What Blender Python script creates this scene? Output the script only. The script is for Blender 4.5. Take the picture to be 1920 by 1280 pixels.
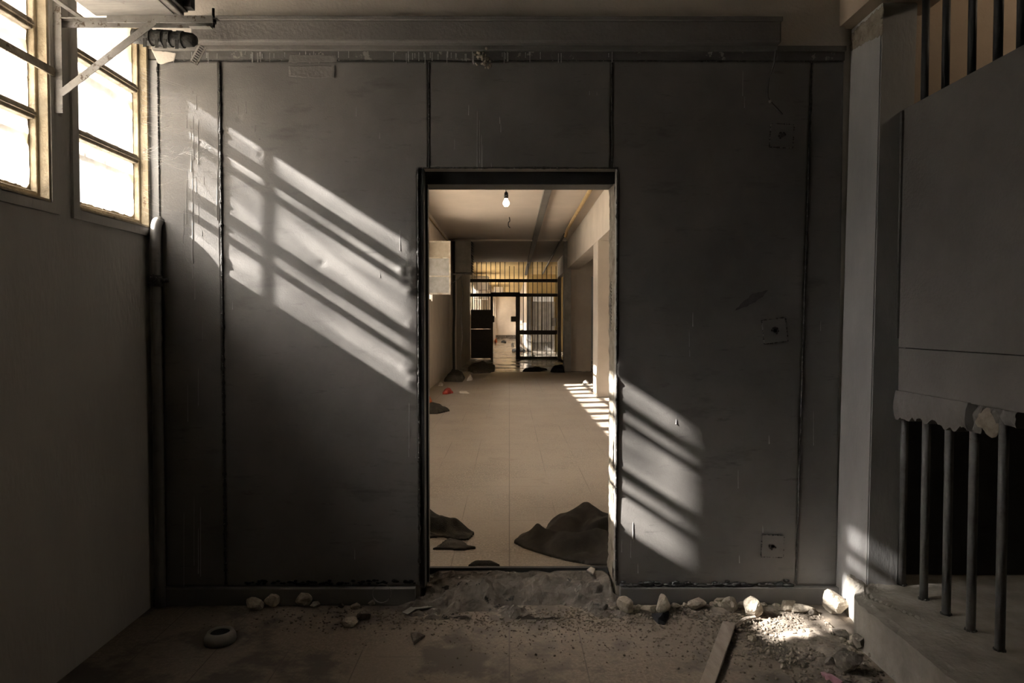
import bpy, bmesh, math, random
from mathutils import Vector, Matrix, noise as mnoise
R = math.radians
random.seed(7)
for o in list(bpy.data.objects): bpy.data.objects.remove(o)
SC = bpy.context.scene
COL = SC.collection

# ------------------------------------------------------------------ camera
FOC = 1280.0                       # focal length in pixels of the 1920 px frame
EYE = 1.54
cam_d = bpy.data.cameras.new('camera'); cam = bpy.data.objects.new('camera', cam_d); COL.objects.link(cam)
cam_d.sensor_width = 36; cam_d.lens = 36*FOC/1920; cam_d.clip_start = .05; cam_d.clip_end = 300
PITCH, YAW = math.atan(36/FOC), math.atan(5/FOC)
cam.location = (0, 0, EYE); cam.rotation_euler = (math.pi/2-PITCH, 0, -YAW)
SC.camera = cam
CM = cam.rotation_euler.to_matrix()

# ------------------------------------------------------------------ sky, sun, exposure
w = bpy.data.worlds.new('sky'); SC.world = w; w.use_nodes = True
bg = w.node_tree.nodes['Background']; bg.inputs[0].default_value = (.96, .98, 1, 1); bg.inputs[1].default_value = 2.5
sd = bpy.data.lights.new('sun', 'SUN'); sun = bpy.data.objects.new('sun', sd); COL.objects.link(sun)
SUN = Vector((1, .2, -.645))
sun.rotation_euler = SUN.to_track_quat('-Z', 'Y').to_euler(); sun.location = (-12, 0, 10)
sd.energy = 225; sd.angle = R(.7); sd.color = (1, .97, .945)
vs = SC.view_settings
SC.display_settings.display_device = 'sRGB'
vs.view_transform = 'Standard'; vs.look = 'None'; vs.gamma = 1; vs.use_curve_mapping = False; vs.exposure = -0.1

# ------------------------------------------------------------------ pixel helpers (world point for a pixel at a known real distance / height)
def ray(px, py): return CM @ Vector(((px-960)/FOC, -(py-640)/FOC, -1))
def at(px, py, Y):
    d = ray(px, py); t = Y/d.y; return Vector((0, 0, EYE))+d*t
def onz(px, py, z=0.0):
    d = ray(px, py); t = (z-EYE)/d.z; return Vector((0, 0, EYE))+d*t

# ------------------------------------------------------------------ materials
def mat(name, col, col2=None, scale=3.0, rough=.7, bump=0.0, bscale=30.0, stretch=(1, 1, 1), detail=6, spots=None, metallic=0.0, spec=.3, lo=.35, hi=.65):
    m = bpy.data.materials.new(name); m.use_nodes = True; nt = m.node_tree; N = nt.nodes; L = nt.links
    b = N['Principled BSDF']; b.inputs['Roughness'].default_value = rough; b.inputs['Metallic'].default_value = metallic
    b.inputs['Specular IOR Level'].default_value = spec
    geo = N.new('ShaderNodeNewGeometry'); mp = N.new('ShaderNodeMapping'); mp.inputs['Scale'].default_value = stretch
    L.new(geo.outputs['Position'], mp.inputs['Vector'])
    n = N.new('ShaderNodeTexNoise'); n.inputs['Scale'].default_value = scale; n.inputs['Detail'].default_value = detail; n.inputs['Roughness'].default_value = .62
    L.new(mp.outputs[0], n.inputs['Vector'])
    r = N.new('ShaderNodeValToRGB'); c2 = col2 or tuple(c*.7 for c in col)
    r.color_ramp.elements[0].position = lo; r.color_ramp.elements[0].color = (*c2, 1)
    r.color_ramp.elements[1].position = hi; r.color_ramp.elements[1].color = (*col, 1)
    L.new(n.outputs['Fac'], r.inputs['Fac']); out = r.outputs[0]
    if spots:      # (colour, scale, threshold, width[, stretch])
        for sp in spots:
            sc, ss, th, wd = sp[:4]
            n2 = N.new('ShaderNodeTexNoise'); n2.inputs['Scale'].default_value = ss; n2.inputs['Detail'].default_value = 5; n2.inputs['Roughness'].default_value = .7
            mp2 = N.new('ShaderNodeMapping'); mp2.inputs['Scale'].default_value = sp[4] if len(sp) > 4 else (1, 1, 1)
            mp2.inputs['Location'].default_value = (3.1*ss % 7, 1.7, 5.3)
            L.new(geo.outputs['Position'], mp2.inputs['Vector']); L.new(mp2.outputs[0], n2.inputs['Vector'])
            mr = N.new('ShaderNodeMapRange'); mr.inputs[1].default_value = th; mr.inputs[2].default_value = th+wd
            L.new(n2.outputs['Fac'], mr.inputs[0])
            mx = N.new('ShaderNodeMix'); mx.data_type = 'RGBA'; L.new(mr.outputs[0], mx.inputs[0])
            L.new(out, mx.inputs[6]); mx.inputs[7].default_value = (*sc, 1); out = mx.outputs[2]
    L.new(out, b.inputs['Base Color'])
    if bump:
        n3 = N.new('ShaderNodeTexNoise'); n3.inputs['Scale'].default_value = bscale; n3.inputs['Detail'].default_value = 4
        mp3 = N.new('ShaderNodeMapping'); mp3.inputs['Scale'].default_value = stretch
        L.new(geo.outputs['Position'], mp3.inputs['Vector']); L.new(mp3.outputs[0], n3.inputs['Vector'])
        bp = N.new('ShaderNodeBump'); bp.inputs['Strength'].default_value = bump; bp.inputs['Distance'].default_value = .01
        L.new(n3.outputs['Fac'], bp.inputs['Height']); L.new(bp.outputs[0], b.inputs['Normal'])
    return m

def floor_mat(name, base, dark, dirt, dirt_th, wet=False, tile=.345, origin=(0, 0)):
    m = bpy.data.materials.new(name); m.use_nodes = True; nt = m.node_tree; N = nt.nodes; L = nt.links
    b = N['Principled BSDF']; geo = N.new('ShaderNodeNewGeometry')
    def noise(s, d=5, rg=.6, st=(1, 1, 1)):
        mp = N.new('ShaderNodeMapping'); mp.inputs['Scale'].default_value = st; L.new(geo.outputs['Position'], mp.inputs[0])
        n = N.new('ShaderNodeTexNoise'); n.inputs['Scale'].default_value = s; n.inputs['Detail'].default_value = d; n.inputs['Roughness'].default_value = rg
        L.new(mp.outputs[0], n.inputs['Vector']); return n.outputs['Fac']
    def rng(s, a, c, o0=0, o1=1):
        mr = N.new('ShaderNodeMapRange'); mr.inputs[1].default_value = a; mr.inputs[2].default_value = c; mr.inputs[3].default_value = o0; mr.inputs[4].default_value = o1
        L.new(s, mr.inputs[0]); return mr.outputs[0]
    def mix(f, a, c):
        mx = N.new('ShaderNodeMix'); mx.data_type = 'RGBA'; L.new(f, mx.inputs[0])
        for i, v in ((6, a), (7, c)):
            if isinstance(v, tuple): mx.inputs[i].default_value = (*v, 1)
            else: L.new(v, mx.inputs[i])
        return mx.outputs[2]
    def math_(op, a, c):
        q = N.new('ShaderNodeMath'); q.operation = op
        for i, v in enumerate((a, c)):
            if v is None: continue
            if isinstance(v, (int, float)): q.inputs[i].default_value = v
            else: L.new(v, q.inputs[i])
        return q.outputs[0]
    c = mix(rng(noise(70, 3, .8), .40, .60), dark, base)                        # terrazzo chips
    c = mix(rng(noise(24, 4, .8), .50, .62), c, tuple(v*.55 for v in base))
    c = mix(rng(noise(1.3, 5), .35, .7), c, tuple(v*.8 for v in base))
    sep = N.new('ShaderNodeSeparateXYZ'); L.new(geo.outputs['Position'], sep.inputs[0])
    fac = None
    for ax, orig in ((0, origin[0]), (1, origin[1])):
        u = math_('DIVIDE', math_('SUBTRACT', sep.outputs[ax], orig-.5*tile), tile)
        fr = math_('FRACT', u, None); dd = math_('ABSOLUTE', math_('SUBTRACT', fr, .5), None)
        ln = rng(dd, .004, .012, 1, 0)
        # each line worn away in places, the middle joint (x=0) stays strong
        wear = rng(noise(.9 if ax == 0 else 1.6, 3, .5), .47, .58)
        ln = math_('MULTIPLY', ln, wear)
        if ax == 0:
            mid = rng(math_('ABSOLUTE', sep.outputs[0], None), .002, .005, 1, 0); ln = math_('MAXIMUM', ln, mid)
        fac = ln if fac is None else math_('MAXIMUM', fac, ln)
    c = mix(math_('MULTIPLY', fac, .75), c, tuple(v*.25 for v in base))
    c = mix(rng(noise(2.2, 7, .65), dirt_th, dirt_th+.08), c, dirt)
    c = mix(rng(noise(9, 6, .7), .66, .72), c, tuple(v*.5 for v in dirt))
    L.new(c, b.inputs['Base Color'])
    if wet:
        wy = math_('MULTIPLY', rng(sep.outputs[1], 18.5, 20.5), rng(sep.outputs[1], 62, 64, 1, 0))
        wt = math_('MULTIPLY', wy, rng(noise(1.1, 3), .38, .48))
        rr = N.new('ShaderNodeMix'); L.new(wt, rr.inputs[0]); rr.inputs[2].default_value = .55; rr.inputs[3].default_value = .12
        L.new(rr.outputs[0], b.inputs['Roughness'])
        c2 = mix(math_('MULTIPLY', wt, .55), c, tuple(v*.25 for v in base)); L.new(c2, b.inputs['Base Color'])
    else: b.inputs['Roughness'].default_value = .75
    bp = N.new('ShaderNodeBump'); bp.inputs['Strength'].default_value = .5; bp.inputs['Distance'].default_value = .004
    L.new(noise(25, 6, .7), bp.inputs['Height']); L.new(bp.outputs[0], b.inputs['Normal'])
    return m

def glass_mat(name, dirt=.35, stain=None):
    m = bpy.data.materials.new(name); m.use_nodes = True; nt = m.node_tree; N = nt.nodes; L = nt.links
    N.remove(N['Principled BSDF']); out = N['Material Output']
    tr = N.new('ShaderNodeBsdfTransparent'); tr.inputs[0].default_value = (.97, .96, .94, 1)
    tl0 = N.new('ShaderNodeBsdfTranslucent'); tl0.inputs[0].default_value = (.56, .54, .50, 1)
    rf = N.new('ShaderNodeBsdfRefraction'); rf.inputs['Color'].default_value = (.95, .93, .90, 1); rf.inputs['Roughness'].default_value = .85; rf.inputs['IOR'].default_value = 1.2
    tl = N.new('ShaderNodeMixShader'); tl.inputs[0].default_value = .88; L.new(tl0.outputs[0], tl.inputs[1]); L.new(rf.outputs[0], tl.inputs[2])
    gl = N.new('ShaderNodeBsdfGlossy'); gl.inputs['Roughness'].default_value = .15
    geo = N.new('ShaderNodeNewGeometry'); n = N.new('ShaderNodeTexNoise'); n.inputs['Scale'].default_value = 7; n.inputs['Detail'].default_value = 7
    L.new(geo.outputs['Position'], n.inputs['Vector'])
    mr = N.new('ShaderNodeMapRange'); mr.inputs[1].default_value = .35; mr.inputs[2].default_value = .75; mr.inputs[3].default_value = dirt*.7; mr.inputs[4].default_value = min(1, dirt*1.5)
    L.new(n.outputs['Fac'], mr.inputs[0]); fac = mr.outputs[0]
    if stain:
        sep = N.new('ShaderNodeSeparateXYZ'); L.new(geo.outputs['Position'], sep.inputs[0])
        n2 = N.new('ShaderNodeTexNoise'); n2.inputs['Scale'].default_value = 14; n2.inputs['Detail'].default_value = 6; L.new(geo.outputs['Position'], n2.inputs['Vector'])
        a = N.new('ShaderNodeMath'); a.operation = 'MULTIPLY_ADD'; L.new(n2.outputs['Fac'], a.inputs[0]); a.inputs[1].default_value = .12; L.new(sep.outputs[1], a.inputs[2])
        r2 = N.new('ShaderNodeMapRange'); r2.inputs[1].default_value = stain+.06; r2.inputs[2].default_value = stain+.10; r2.inputs[3].default_value = .95; r2.inputs[4].default_value = 0
        L.new(a.outputs[0], r2.inputs[0])
        r3 = N.new('ShaderNodeMapRange'); r3.inputs[1].default_value = EYE+1.05; r3.inputs[2].default_value = EYE+1.10; r3.inputs[4].default_value = .86; L.new(sep.outputs[2], r3.inputs[0])  # dense upper band added to cut the sun reaching the pillar
        m0 = N.new('ShaderNodeMath'); m0.operation = 'MAXIMUM'; L.new(fac, m0.inputs[0]); L.new(r3.outputs[0], m0.inputs[1]); fac = m0.outputs[0]
        mx = N.new('ShaderNodeMath'); mx.operation = 'MAXIMUM'; L.new(fac, mx.inputs[0]); L.new(r2.outputs[0], mx.inputs[1]); fac = mx.outputs[0]
    m1 = N.new('ShaderNodeMixShader'); L.new(fac, m1.inputs[0]); L.new(tr.outputs[0], m1.inputs[1]); L.new(tl.outputs[0], m1.inputs[2])
    m2 = N.new('ShaderNodeMixShader'); m2.inputs[0].default_value = .04; L.new(m1.outputs[0], m2.inputs[1]); L.new(gl.outputs[0], m2.inputs[2])
    L.new(m2.outputs[0], out.inputs[0])
    return m

def emit_mat(name, col, s):
    m = bpy.data.materials.new(name); m.use_nodes = True; N = m.node_tree.nodes; b = N['Principled BSDF']
    b.inputs['Base Color'].default_value = (.9, .9, .9, 1); b.inputs['Emission Color'].default_value = (*col, 1); b.inputs['Emission Strength'].default_value = s
    return m

M = {}
M['steel'] = mat('grey_painted_steel', (.185, .174, .163), (.135, .128, .120), 2.2, .48, .10, 160, (1, 1, 1), spots=[((.085, .08, .074), 1.3, .58, .16, (1, 1, 3.5)), ((.11, .104, .097), 5, .60, .12, (1, 1, 5)), ((.06, .055, .05), 26, .74, .03)], spec=.35)
M['plaster_left'] = mat('grey_plaster', (.42, .40, .37), (.35, .33, .305), 1.7, .85, .35, 45, (1, 1, .35), spots=[((.05, .045, .04), 13, .76, .03)])
M['plaster_front'] = mat('dull_plaster', (.19, .178, .165), (.15, .14, .13), 2.5, .85, .35, 60, spots=[((.06, .055, .05), 17, .74, .04)])
M['pillar'] = mat('pale_grey_paint', (.46, .455, .45), (.37, .365, .36), 3, .7, .25, 50, (1, 1, .4), spots=[((.08, .075, .07), 20, .73, .02)])
M['raw_plaster'] = mat('raw_plaster', (.36, .32, .26), (.22, .19, .15), 12, .9, .6, 60)
M['upper'] = mat('old_upper_wall_paint', (.58, .53, .47), (.48, .44, .39), 2, .85, .3, 60, spots=[((.07, .06, .055), 3, .70, .05, (1, 1, .5))])
M['lintel'] = mat('dark_lintel_paint', (.12, .115, .105), (.09, .085, .08), 5, .7, .2, 60, spots=[((.26, .245, .22), 9, .60, .03)])
M['cream'] = mat('cream_plaster', (.58, .51, .43), (.49, .43, .36), 1.4, .8, .15, 40, spots=[((.28, .22, .16), 5, .72, .05)])
M['cream_ceil'] = mat('cream_ceiling_paint', (.50, .435, .365), (.44, .38, .32), .8, .85, .12, 30)
M['yellow'] = mat('warm_glow_paint', (.60, .44, .20), (.50, .36, .16), .8, .8, .1, 30)  # yellow puts warm lamp glow into the paint colour
M['ceiling'] = mat('room_ceiling_paint', (.55, .53, .51), None, 2, .9, .2, 40)
M['room_wall'] = mat('grey_room_wall', (.62, .61, .60), (.54, .53, .52), 2, .85, .2, 40)
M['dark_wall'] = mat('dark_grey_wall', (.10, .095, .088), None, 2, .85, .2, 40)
M['brown_wall'] = mat('brown_cell_wall', (.46, .375, .29), (.41, .33, .255), 3, .85, .2, 50)
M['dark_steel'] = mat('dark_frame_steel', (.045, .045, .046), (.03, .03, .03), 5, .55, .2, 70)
M['weld'] = mat('burnt_weld', (.05, .046, .042), (.02, .018, .016), 90, .6, .6, 200, spots=[((.35, .34, .32), 60, .62, .03)])
M['drip'] = mat('dried_paint', (.42, .41, .39), (.32, .31, .3), 30, .5)
M['conc'] = mat('dirty_concrete', (.15, .13, .108), (.07, .06, .05), 6, .95, .9, 40, spots=[((.30, .27, .23), 11, .64, .04), ((.02, .018, .015), 8, .62, .03)])
M['ledge'] = mat('ledge_concrete', (.30, .275, .24), (.19, .17, .145), 5, .9, .6, 45, spots=[((.10, .09, .08), 8, .68, .05)])
M['rock'] = mat('broken_plaster_chunk', (.44, .385, .31), (.27, .235, .19), 25, .95, .9, 60)
M['rock_dark'] = mat('broken_concrete_chunk', (.16, .135, .11), (.08, .07, .06), 22, .95, .9, 60)
M['gravel'] = mat('crumbled_rubble', (.24, .20, .16), (.13, .11, .09), 45, .95, .4, 60)
M['frame'] = mat('yellowed_window_paint', (.42, .35, .24), (.24, .19, .12), 9, .65, .5, 50, spots=[((.14, .09, .05), 14, .63, .04), ((.05, .04, .03), 30, .70, .03)])
M['muntin'] = mat('grimy_window_steel', (.36, .31, .24), (.18, .15, .115), 12, .65, .5, 50, spots=[((.09, .065, .045), 16, .60, .05)])
M['bars'] = mat('grille_steel', (.14, .125, .11), None, 12, .6)
M['bracket'] = mat('flaking_white_steel', (.33, .31, .285), (.22, .205, .19), 10, .6, .3, 60, spots=[((.10, .075, .055), 22, .60, .04)])
M['ac'] = mat('stained_white_casing', (.46, .44, .41), (.30, .28, .26), 4, .6, .2, 40, (1, 6, 1), spots=[((.16, .12, .09), 7, .62, .06)])
M['ac_dark'] = mat('dark_casing', (.07, .065, .06), None, 5, .6)
M['black'] = mat('black_tape', (.03, .028, .026), (.012, .012, .012), 25, .55, .6, 50, spots=[((.3, .28, .25), 22, .66, .03)])
M['tube'] = mat('bar_paint', (.13, .125, .12), (.09, .085, .08), 14, .5, .2, 80, spots=[((.06, .045, .035), 25, .66, .04)])
M['blanket'] = mat('dark_blanket_wool', (.055, .046, .036), (.030, .025, .020), 9, .95, .5, 260)
M['cloth'] = mat('dusty_green_brown_cloth', (.060, .054, .043), (.036, .032, .026), 14, .95, .5, 200)
M['orange'] = mat('orange_cloth', (.42, .10, .03), (.28, .07, .02), 8, .9)
M['red'] = mat('red_plastic', (.35, .045, .03), None, 8, .6)
M['paper'] = mat('pale_paper', (.62, .58, .52), (.45, .42, .37), 15, .9)
M['plank'] = mat('grey_wooden_strip', (.34, .29, .24), (.22, .185, .155), 18, .85, .4, 80, (1, .3, 1))
M['blackplastic'] = mat('black_plastic_scrap', (.02, .021, .024), None, 10, .3)
M['pink'] = mat('pink_plastic', (.52, .27, .33), None, 10, .4)
M['ceramic'] = mat('dusty_ceramic', (.25, .235, .21), (.17, .16, .14), 12, .6)
M['void'] = mat('flat_black', (.012, .011, .01), None, 5, .9)
M['gate'] = mat('dark_gate_paint', (.13, .115, .095), (.10, .09, .075), 8, .5)
M['brownpipe'] = mat('brown_painted_pipe', (.42, .30, .14), (.30, .20, .09), 5, .6)
M['tray'] = mat('dark_cable_tray_paint', (.13, .12, .105), (.10, .09, .08), 3, .6, .1)
M['whitedoor'] = mat('white_door_paint', (.60, .58, .55), (.48, .46, .43), 4, .5)
M['greydoor'] = mat('grey_post_paint', (.24, .225, .20), None, 4, .6)
M['web'] = mat('spider_silk', (.8, .78, .74), (.7, .68, .64), 5, .6)
M['bulb'] = emit_mat('lit_bulb', (1, .82, .6), 14)
M['cellfill'] = emit_mat('added_cell_fill', (1, .80, .58), 190)
M['warmbulb'] = emit_mat('warm_lit_bulb', (1, .72, .38), 30)
M['glass'] = glass_mat('dusty_glass', .55)
M['glass_stain_dim'] = glass_mat('stained_glass_dust_dim', .55, 2.585)
M['glass_sash'] = mat('milky_glass', (.30, .29, .27), (.20, .19, .175), 6, .35)
M['board'] = mat('cream_board', (.30, .26, .20), (.24, .20, .15), 8, .7)
M['sash'] = mat('sash_paint', (.50, .45, .37), (.25, .20, .14), 9, .6)
M['floor'] = floor_mat('terrazzo_dusty', (.235, .19, .145), (.13, .10, .075), (.085, .070, .055), .50)
M['floor_c'] = floor_mat('terrazzo_corridor', (.39, .33, .265), (.15, .125, .095), (.24, .20, .155), .60, wet=True, origin=(0, .1))
M['smudge'] = mat('soot_smear', (.10, .095, .09), (.07, .066, .062), 30, .8)
M['ground'] = mat('sandy_yard', (.62, .57, .49), None, .5, .95)

# ------------------------------------------------------------------ object helpers
def link(name, bm, m, parent=None, smooth=False):
    me = bpy.data.meshes.new(name); bm.normal_update(); bm.to_mesh(me); bm.free()
    o = bpy.data.objects.new(name, me); COL.objects.link(o)
    if m is not None: me.materials.append(M[m] if isinstance(m, str) else m)
    if smooth:
        for p in me.polygons: p.use_smooth = True
    if parent is not None: o.parent = parent; o.matrix_parent_inverse = parent.matrix_world.inverted() if False else Matrix.Translation(-parent.location)
    return o
def tag(o, label=None, cat=None, group=None, kind=None):
    if label: o['label'] = label
    if cat: o['category'] = cat
    if group: o['group'] = group
    if kind: o['kind'] = kind
    return o
def thing(name, loc, label, cat, group=None):
    o = bpy.data.objects.new(name, None); COL.objects.link(o); o.location = loc; o.empty_display_size = .1
    return tag(o, label, cat, group)
def sroot(name, loc=(0, 0, 0)):
    o = bpy.data.objects.new(name, None); COL.objects.link(o); o.location = loc; o['kind'] = 'structure'; return o
def struct(name, bm, m, smooth=False, parent=None):
    o = link(name, bm, m, parent, smooth)
    if parent is None: o['kind'] = 'structure'
    return o
def base_origin(o):
    """put a single-mesh object's origin at the middle of its base"""
    vs_ = [v.co for v in o.data.vertices]
    c = Vector(((min(v.x for v in vs_)+max(v.x for v in vs_))/2, (min(v.y for v in vs_)+max(v.y for v in vs_))/2, min(v.z for v in vs_)))
    o.data.transform(Matrix.Translation(-c)); o.location = c; return o

def box(bm, a, b, bev=0, rot=None, piv=None):
    a, b = Vector(a), Vector(b); c = (a+b)/2; s = b-a
    r = bmesh.ops.create_cube(bm, size=1, matrix=Matrix.Translation(c) @ Matrix.Diagonal((abs(s.x), abs(s.y), abs(s.z), 1)))
    vs_ = r['verts']
    if bev:
        es = list({e for v in vs_ for e in v.link_edges})
        rb = bmesh.ops.bevel(bm, geom=es, offset=bev, segments=2, profile=.5, affect='EDGES'); vs_ = list({v for f in rb['faces'] for v in f.verts} | set(v for v in vs_ if v.is_valid))
    if rot is not None:
        p = Vector(piv) if piv is not None else c
        bmesh.ops.transform(bm, matrix=Matrix.Translation(p) @ rot.to_4x4() @ Matrix.Translation(-p), verts=vs_)
    return vs_
def B(*args, **k):
    bm = bmesh.new(); box(bm, *args, **k); return bm
def beam(bm, p, q, wx, wz, up=Vector((0, 0, 1)), bev=0):
    """rectangular bar from p to q"""
    p, q = Vector(p), Vector(q); d = (q-p); L_ = d.length; d.normalize()
    s = d.cross(up); s = s.normalized() if s.length > 1e-4 else Vector((1, 0, 0)); u = s.cross(d)
    m_ = Matrix((s, d, u)).transposed().to_4x4()
    vs_ = bmesh.ops.create_cube(bm, size=1, matrix=Matrix.Translation((p+q)/2) @ m_ @ Matrix.Diagonal((wx, L_, wz, 1)))['verts']
    if bev:
        bmesh.ops.bevel(bm, geom=list({e for v in vs_ for e in v.link_edges}), offset=bev, segments=2, profile=.5, affect='EDGES')
def tube(bm, pts, r, seg=10, cap=True):
    pts = [Vector(p) for p in pts]; rs = r if isinstance(r, (list, tuple)) else [r]*len(pts)
    prev = None; n = len(pts); ref = None
    rings = []
    for i, p in enumerate(pts):
        d = (pts[min(i+1, n-1)]-pts[max(i-1, 0)]).normalized()
        if ref is None:
            ref = d.orthogonal().normalized()
        ref = (ref-d*ref.dot(d)).normalized(); s = d.cross(ref)
        rings.append([bm.verts.new(p+(ref*math.cos(2*math.pi*k/seg)+s*math.sin(2*math.pi*k/seg))*rs[i]) for k in range(seg)])
    for a, b in zip(rings, rings[1:]):
        for k in range(seg): bm.faces.new((a[k], a[(k+1) % seg], b[(k+1) % seg], b[k]))
    if cap:
        bm.faces.new(rings[0][::-1]); bm.faces.new(rings[-1])
def smooth_pts(pts, n=6):
    pts = [Vector(p) for p in pts]; out = []
    for i in range(len(pts)-1):
        p0, p1, p2, p3 = pts[max(i-1, 0)], pts[i], pts[i+1], pts[min(i+2, len(pts)-1)]
        for k in range(n):
            t = k/n
            out.append(.5*((2*p1)+(p2-p0)*t+(2*p0-5*p1+4*p2-p3)*t*t+(3*p1-p0-3*p2+p3)*t**3))
    out.append(pts[-1]); return out
def lathe(bm, prof, c, seg=32):
    c = Vector(c); rings = []
    for r_, z_ in prof: rings.append([bm.verts.new(c+Vector((r_*math.cos(2*math.pi*k/seg), r_*math.sin(2*math.pi*k/seg), z_))) for k in range(seg)])
    for a, b in zip(rings, rings[1:]):
        for k in range(seg): bm.faces.new((a[k], a[(k+1) % seg], b[(k+1) % seg], b[k]))
    bmesh.ops.holes_fill(bm, edges=[e for e in bm.edges if e.is_boundary])
def slab(axis, pos, th, u, v, holes=()):
    """wall plate with rectangular holes. axis 0: plane x=pos..pos+th, u=y range, v=z range. axis 1: plane y, u=x, v=z. axis 2: plane z, u=x, v=y"""
    us = sorted({u[0], u[1], *[h[0] for h in holes], *[h[1] for h in holes]}); us = [a for a in us if u[0] <= a <= u[1]]
    vv = sorted({v[0], v[1], *[h[2] for h in holes], *[h[3] for h in holes]}); vv = [a for a in vv if v[0] <= a <= v[1]]
    def solid(i, j):
        if i < 0 or j < 0 or i >= len(us)-1 or j >= len(vv)-1: return False
        cu, cv = (us[i]+us[i+1])/2, (vv[j]+vv[j+1])/2
        return not any(h[0] < cu < h[1] and h[2] < cv < h[3] for h in holes)
    bm = bmesh.new(); cache = {}
    def V(a, b, k):
        key = (round(a, 5), round(b, 5), k)
        if key not in cache:
            t = pos if k == 0 else pos+th
            cache[key] = bm.verts.new({0: (t, a, b), 1: (a, t, b), 2: (a, b, t)}[axis])
        return cache[key]
    for i in range(len(us)-1):
        for j in range(len(vv)-1):
            if not solid(i, j): continue
            a, b, c, d = us[i], us[i+1], vv[j], vv[j+1]
            bm.faces.new((V(a, c, 0), V(b, c, 0), V(b, d, 0), V(a, d, 0)))
            bm.faces.new((V(a, c, 1), V(a, d, 1), V(b, d, 1), V(b, c, 1)))
            if not solid(i-1, j): bm.faces.new((V(a, c, 0), V(a, d, 0), V(a, d, 1), V(a, c, 1)))
            if not solid(i+1, j): bm.faces.new((V(b, c, 0), V(b, c, 1), V(b, d, 1), V(b, d, 0)))
            if not solid(i, j-1): bm.faces.new((V(a, c, 0), V(a, c, 1), V(b, c, 1), V(b, c, 0)))
            if not solid(i, j+1): bm.faces.new((V(a, d, 0), V(b, d, 0), V(b, d, 1), V(a, d, 1)))
    bmesh.ops.recalc_face_normals(bm, faces=bm.faces)
    return bm
def N3(x, y, z, s=1.0): return mnoise.noise(Vector((x*s, y*s, z*s)))
def FB(x, y, z, o=4): return mnoise.fractal(Vector((x, y, z)), 1.0, 2.0, o)

# ================================================================== THE SETTING
WY = 3.71            # front face of the steel partition
XL = -1.936          # left wall face
CEIL = 3.90
CF = .10             # corridor floor level
DX0, DX1, DZ1 = -.493, .585, 2.372

# floors
fl = struct('floor', slab(2, -.12, .12, (-2.1, 4.6), (-3, 3.96)), 'floor')
struct('floor', slab(2, -.12, .22, (-2.0, 4.6), (3.961, 70)), 'floor_c')
struct('ground', slab(2, -.5, .1, (-60, -2.2), (-30, 110)), 'ground')
# ceilings
struct('ceiling', slab(2, CEIL, .2, (-2.6, 4.8), (-3.2, 3.95)), 'ceiling')
struct('ceiling', slab(2, CEIL, .2, (-2.6, 4.8), (3.951, 19.6)), 'cream_ceil')
struct('ceiling', slab(2, CEIL, .2, (-2.6, 4.8), (19.601, 26.8)), 'cream_ceil')
struct('ceiling', slab(2, CEIL, .2, (-2.6, 4.8), (26.801, 70)), 'yellow')
bm = B((-1.72, 19.5, CEIL-.05), (1.63, 19.62, CEIL)); struct('trim_1', bm, 'cream_ceil')

# left wall of the room with its windows
WZ0, WZ1 = 2.045, 3.17
mainwins = [(3.085, 3.69), (2.36, 2.90)]
struct('wall_left', slab(0, XL-.2, .2, (-3.2, 3.95), (-.1, CEIL), [(a, b, WZ0, WZ1) for a, b in mainwins]), 'plaster_left')
# outer roof beam in front of the windows (shades their top row)
struct('trim_2', slab(0, -2.50, .35, (-3.2, 3.95), (3.228, CEIL+.2)), 'cream')

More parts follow.
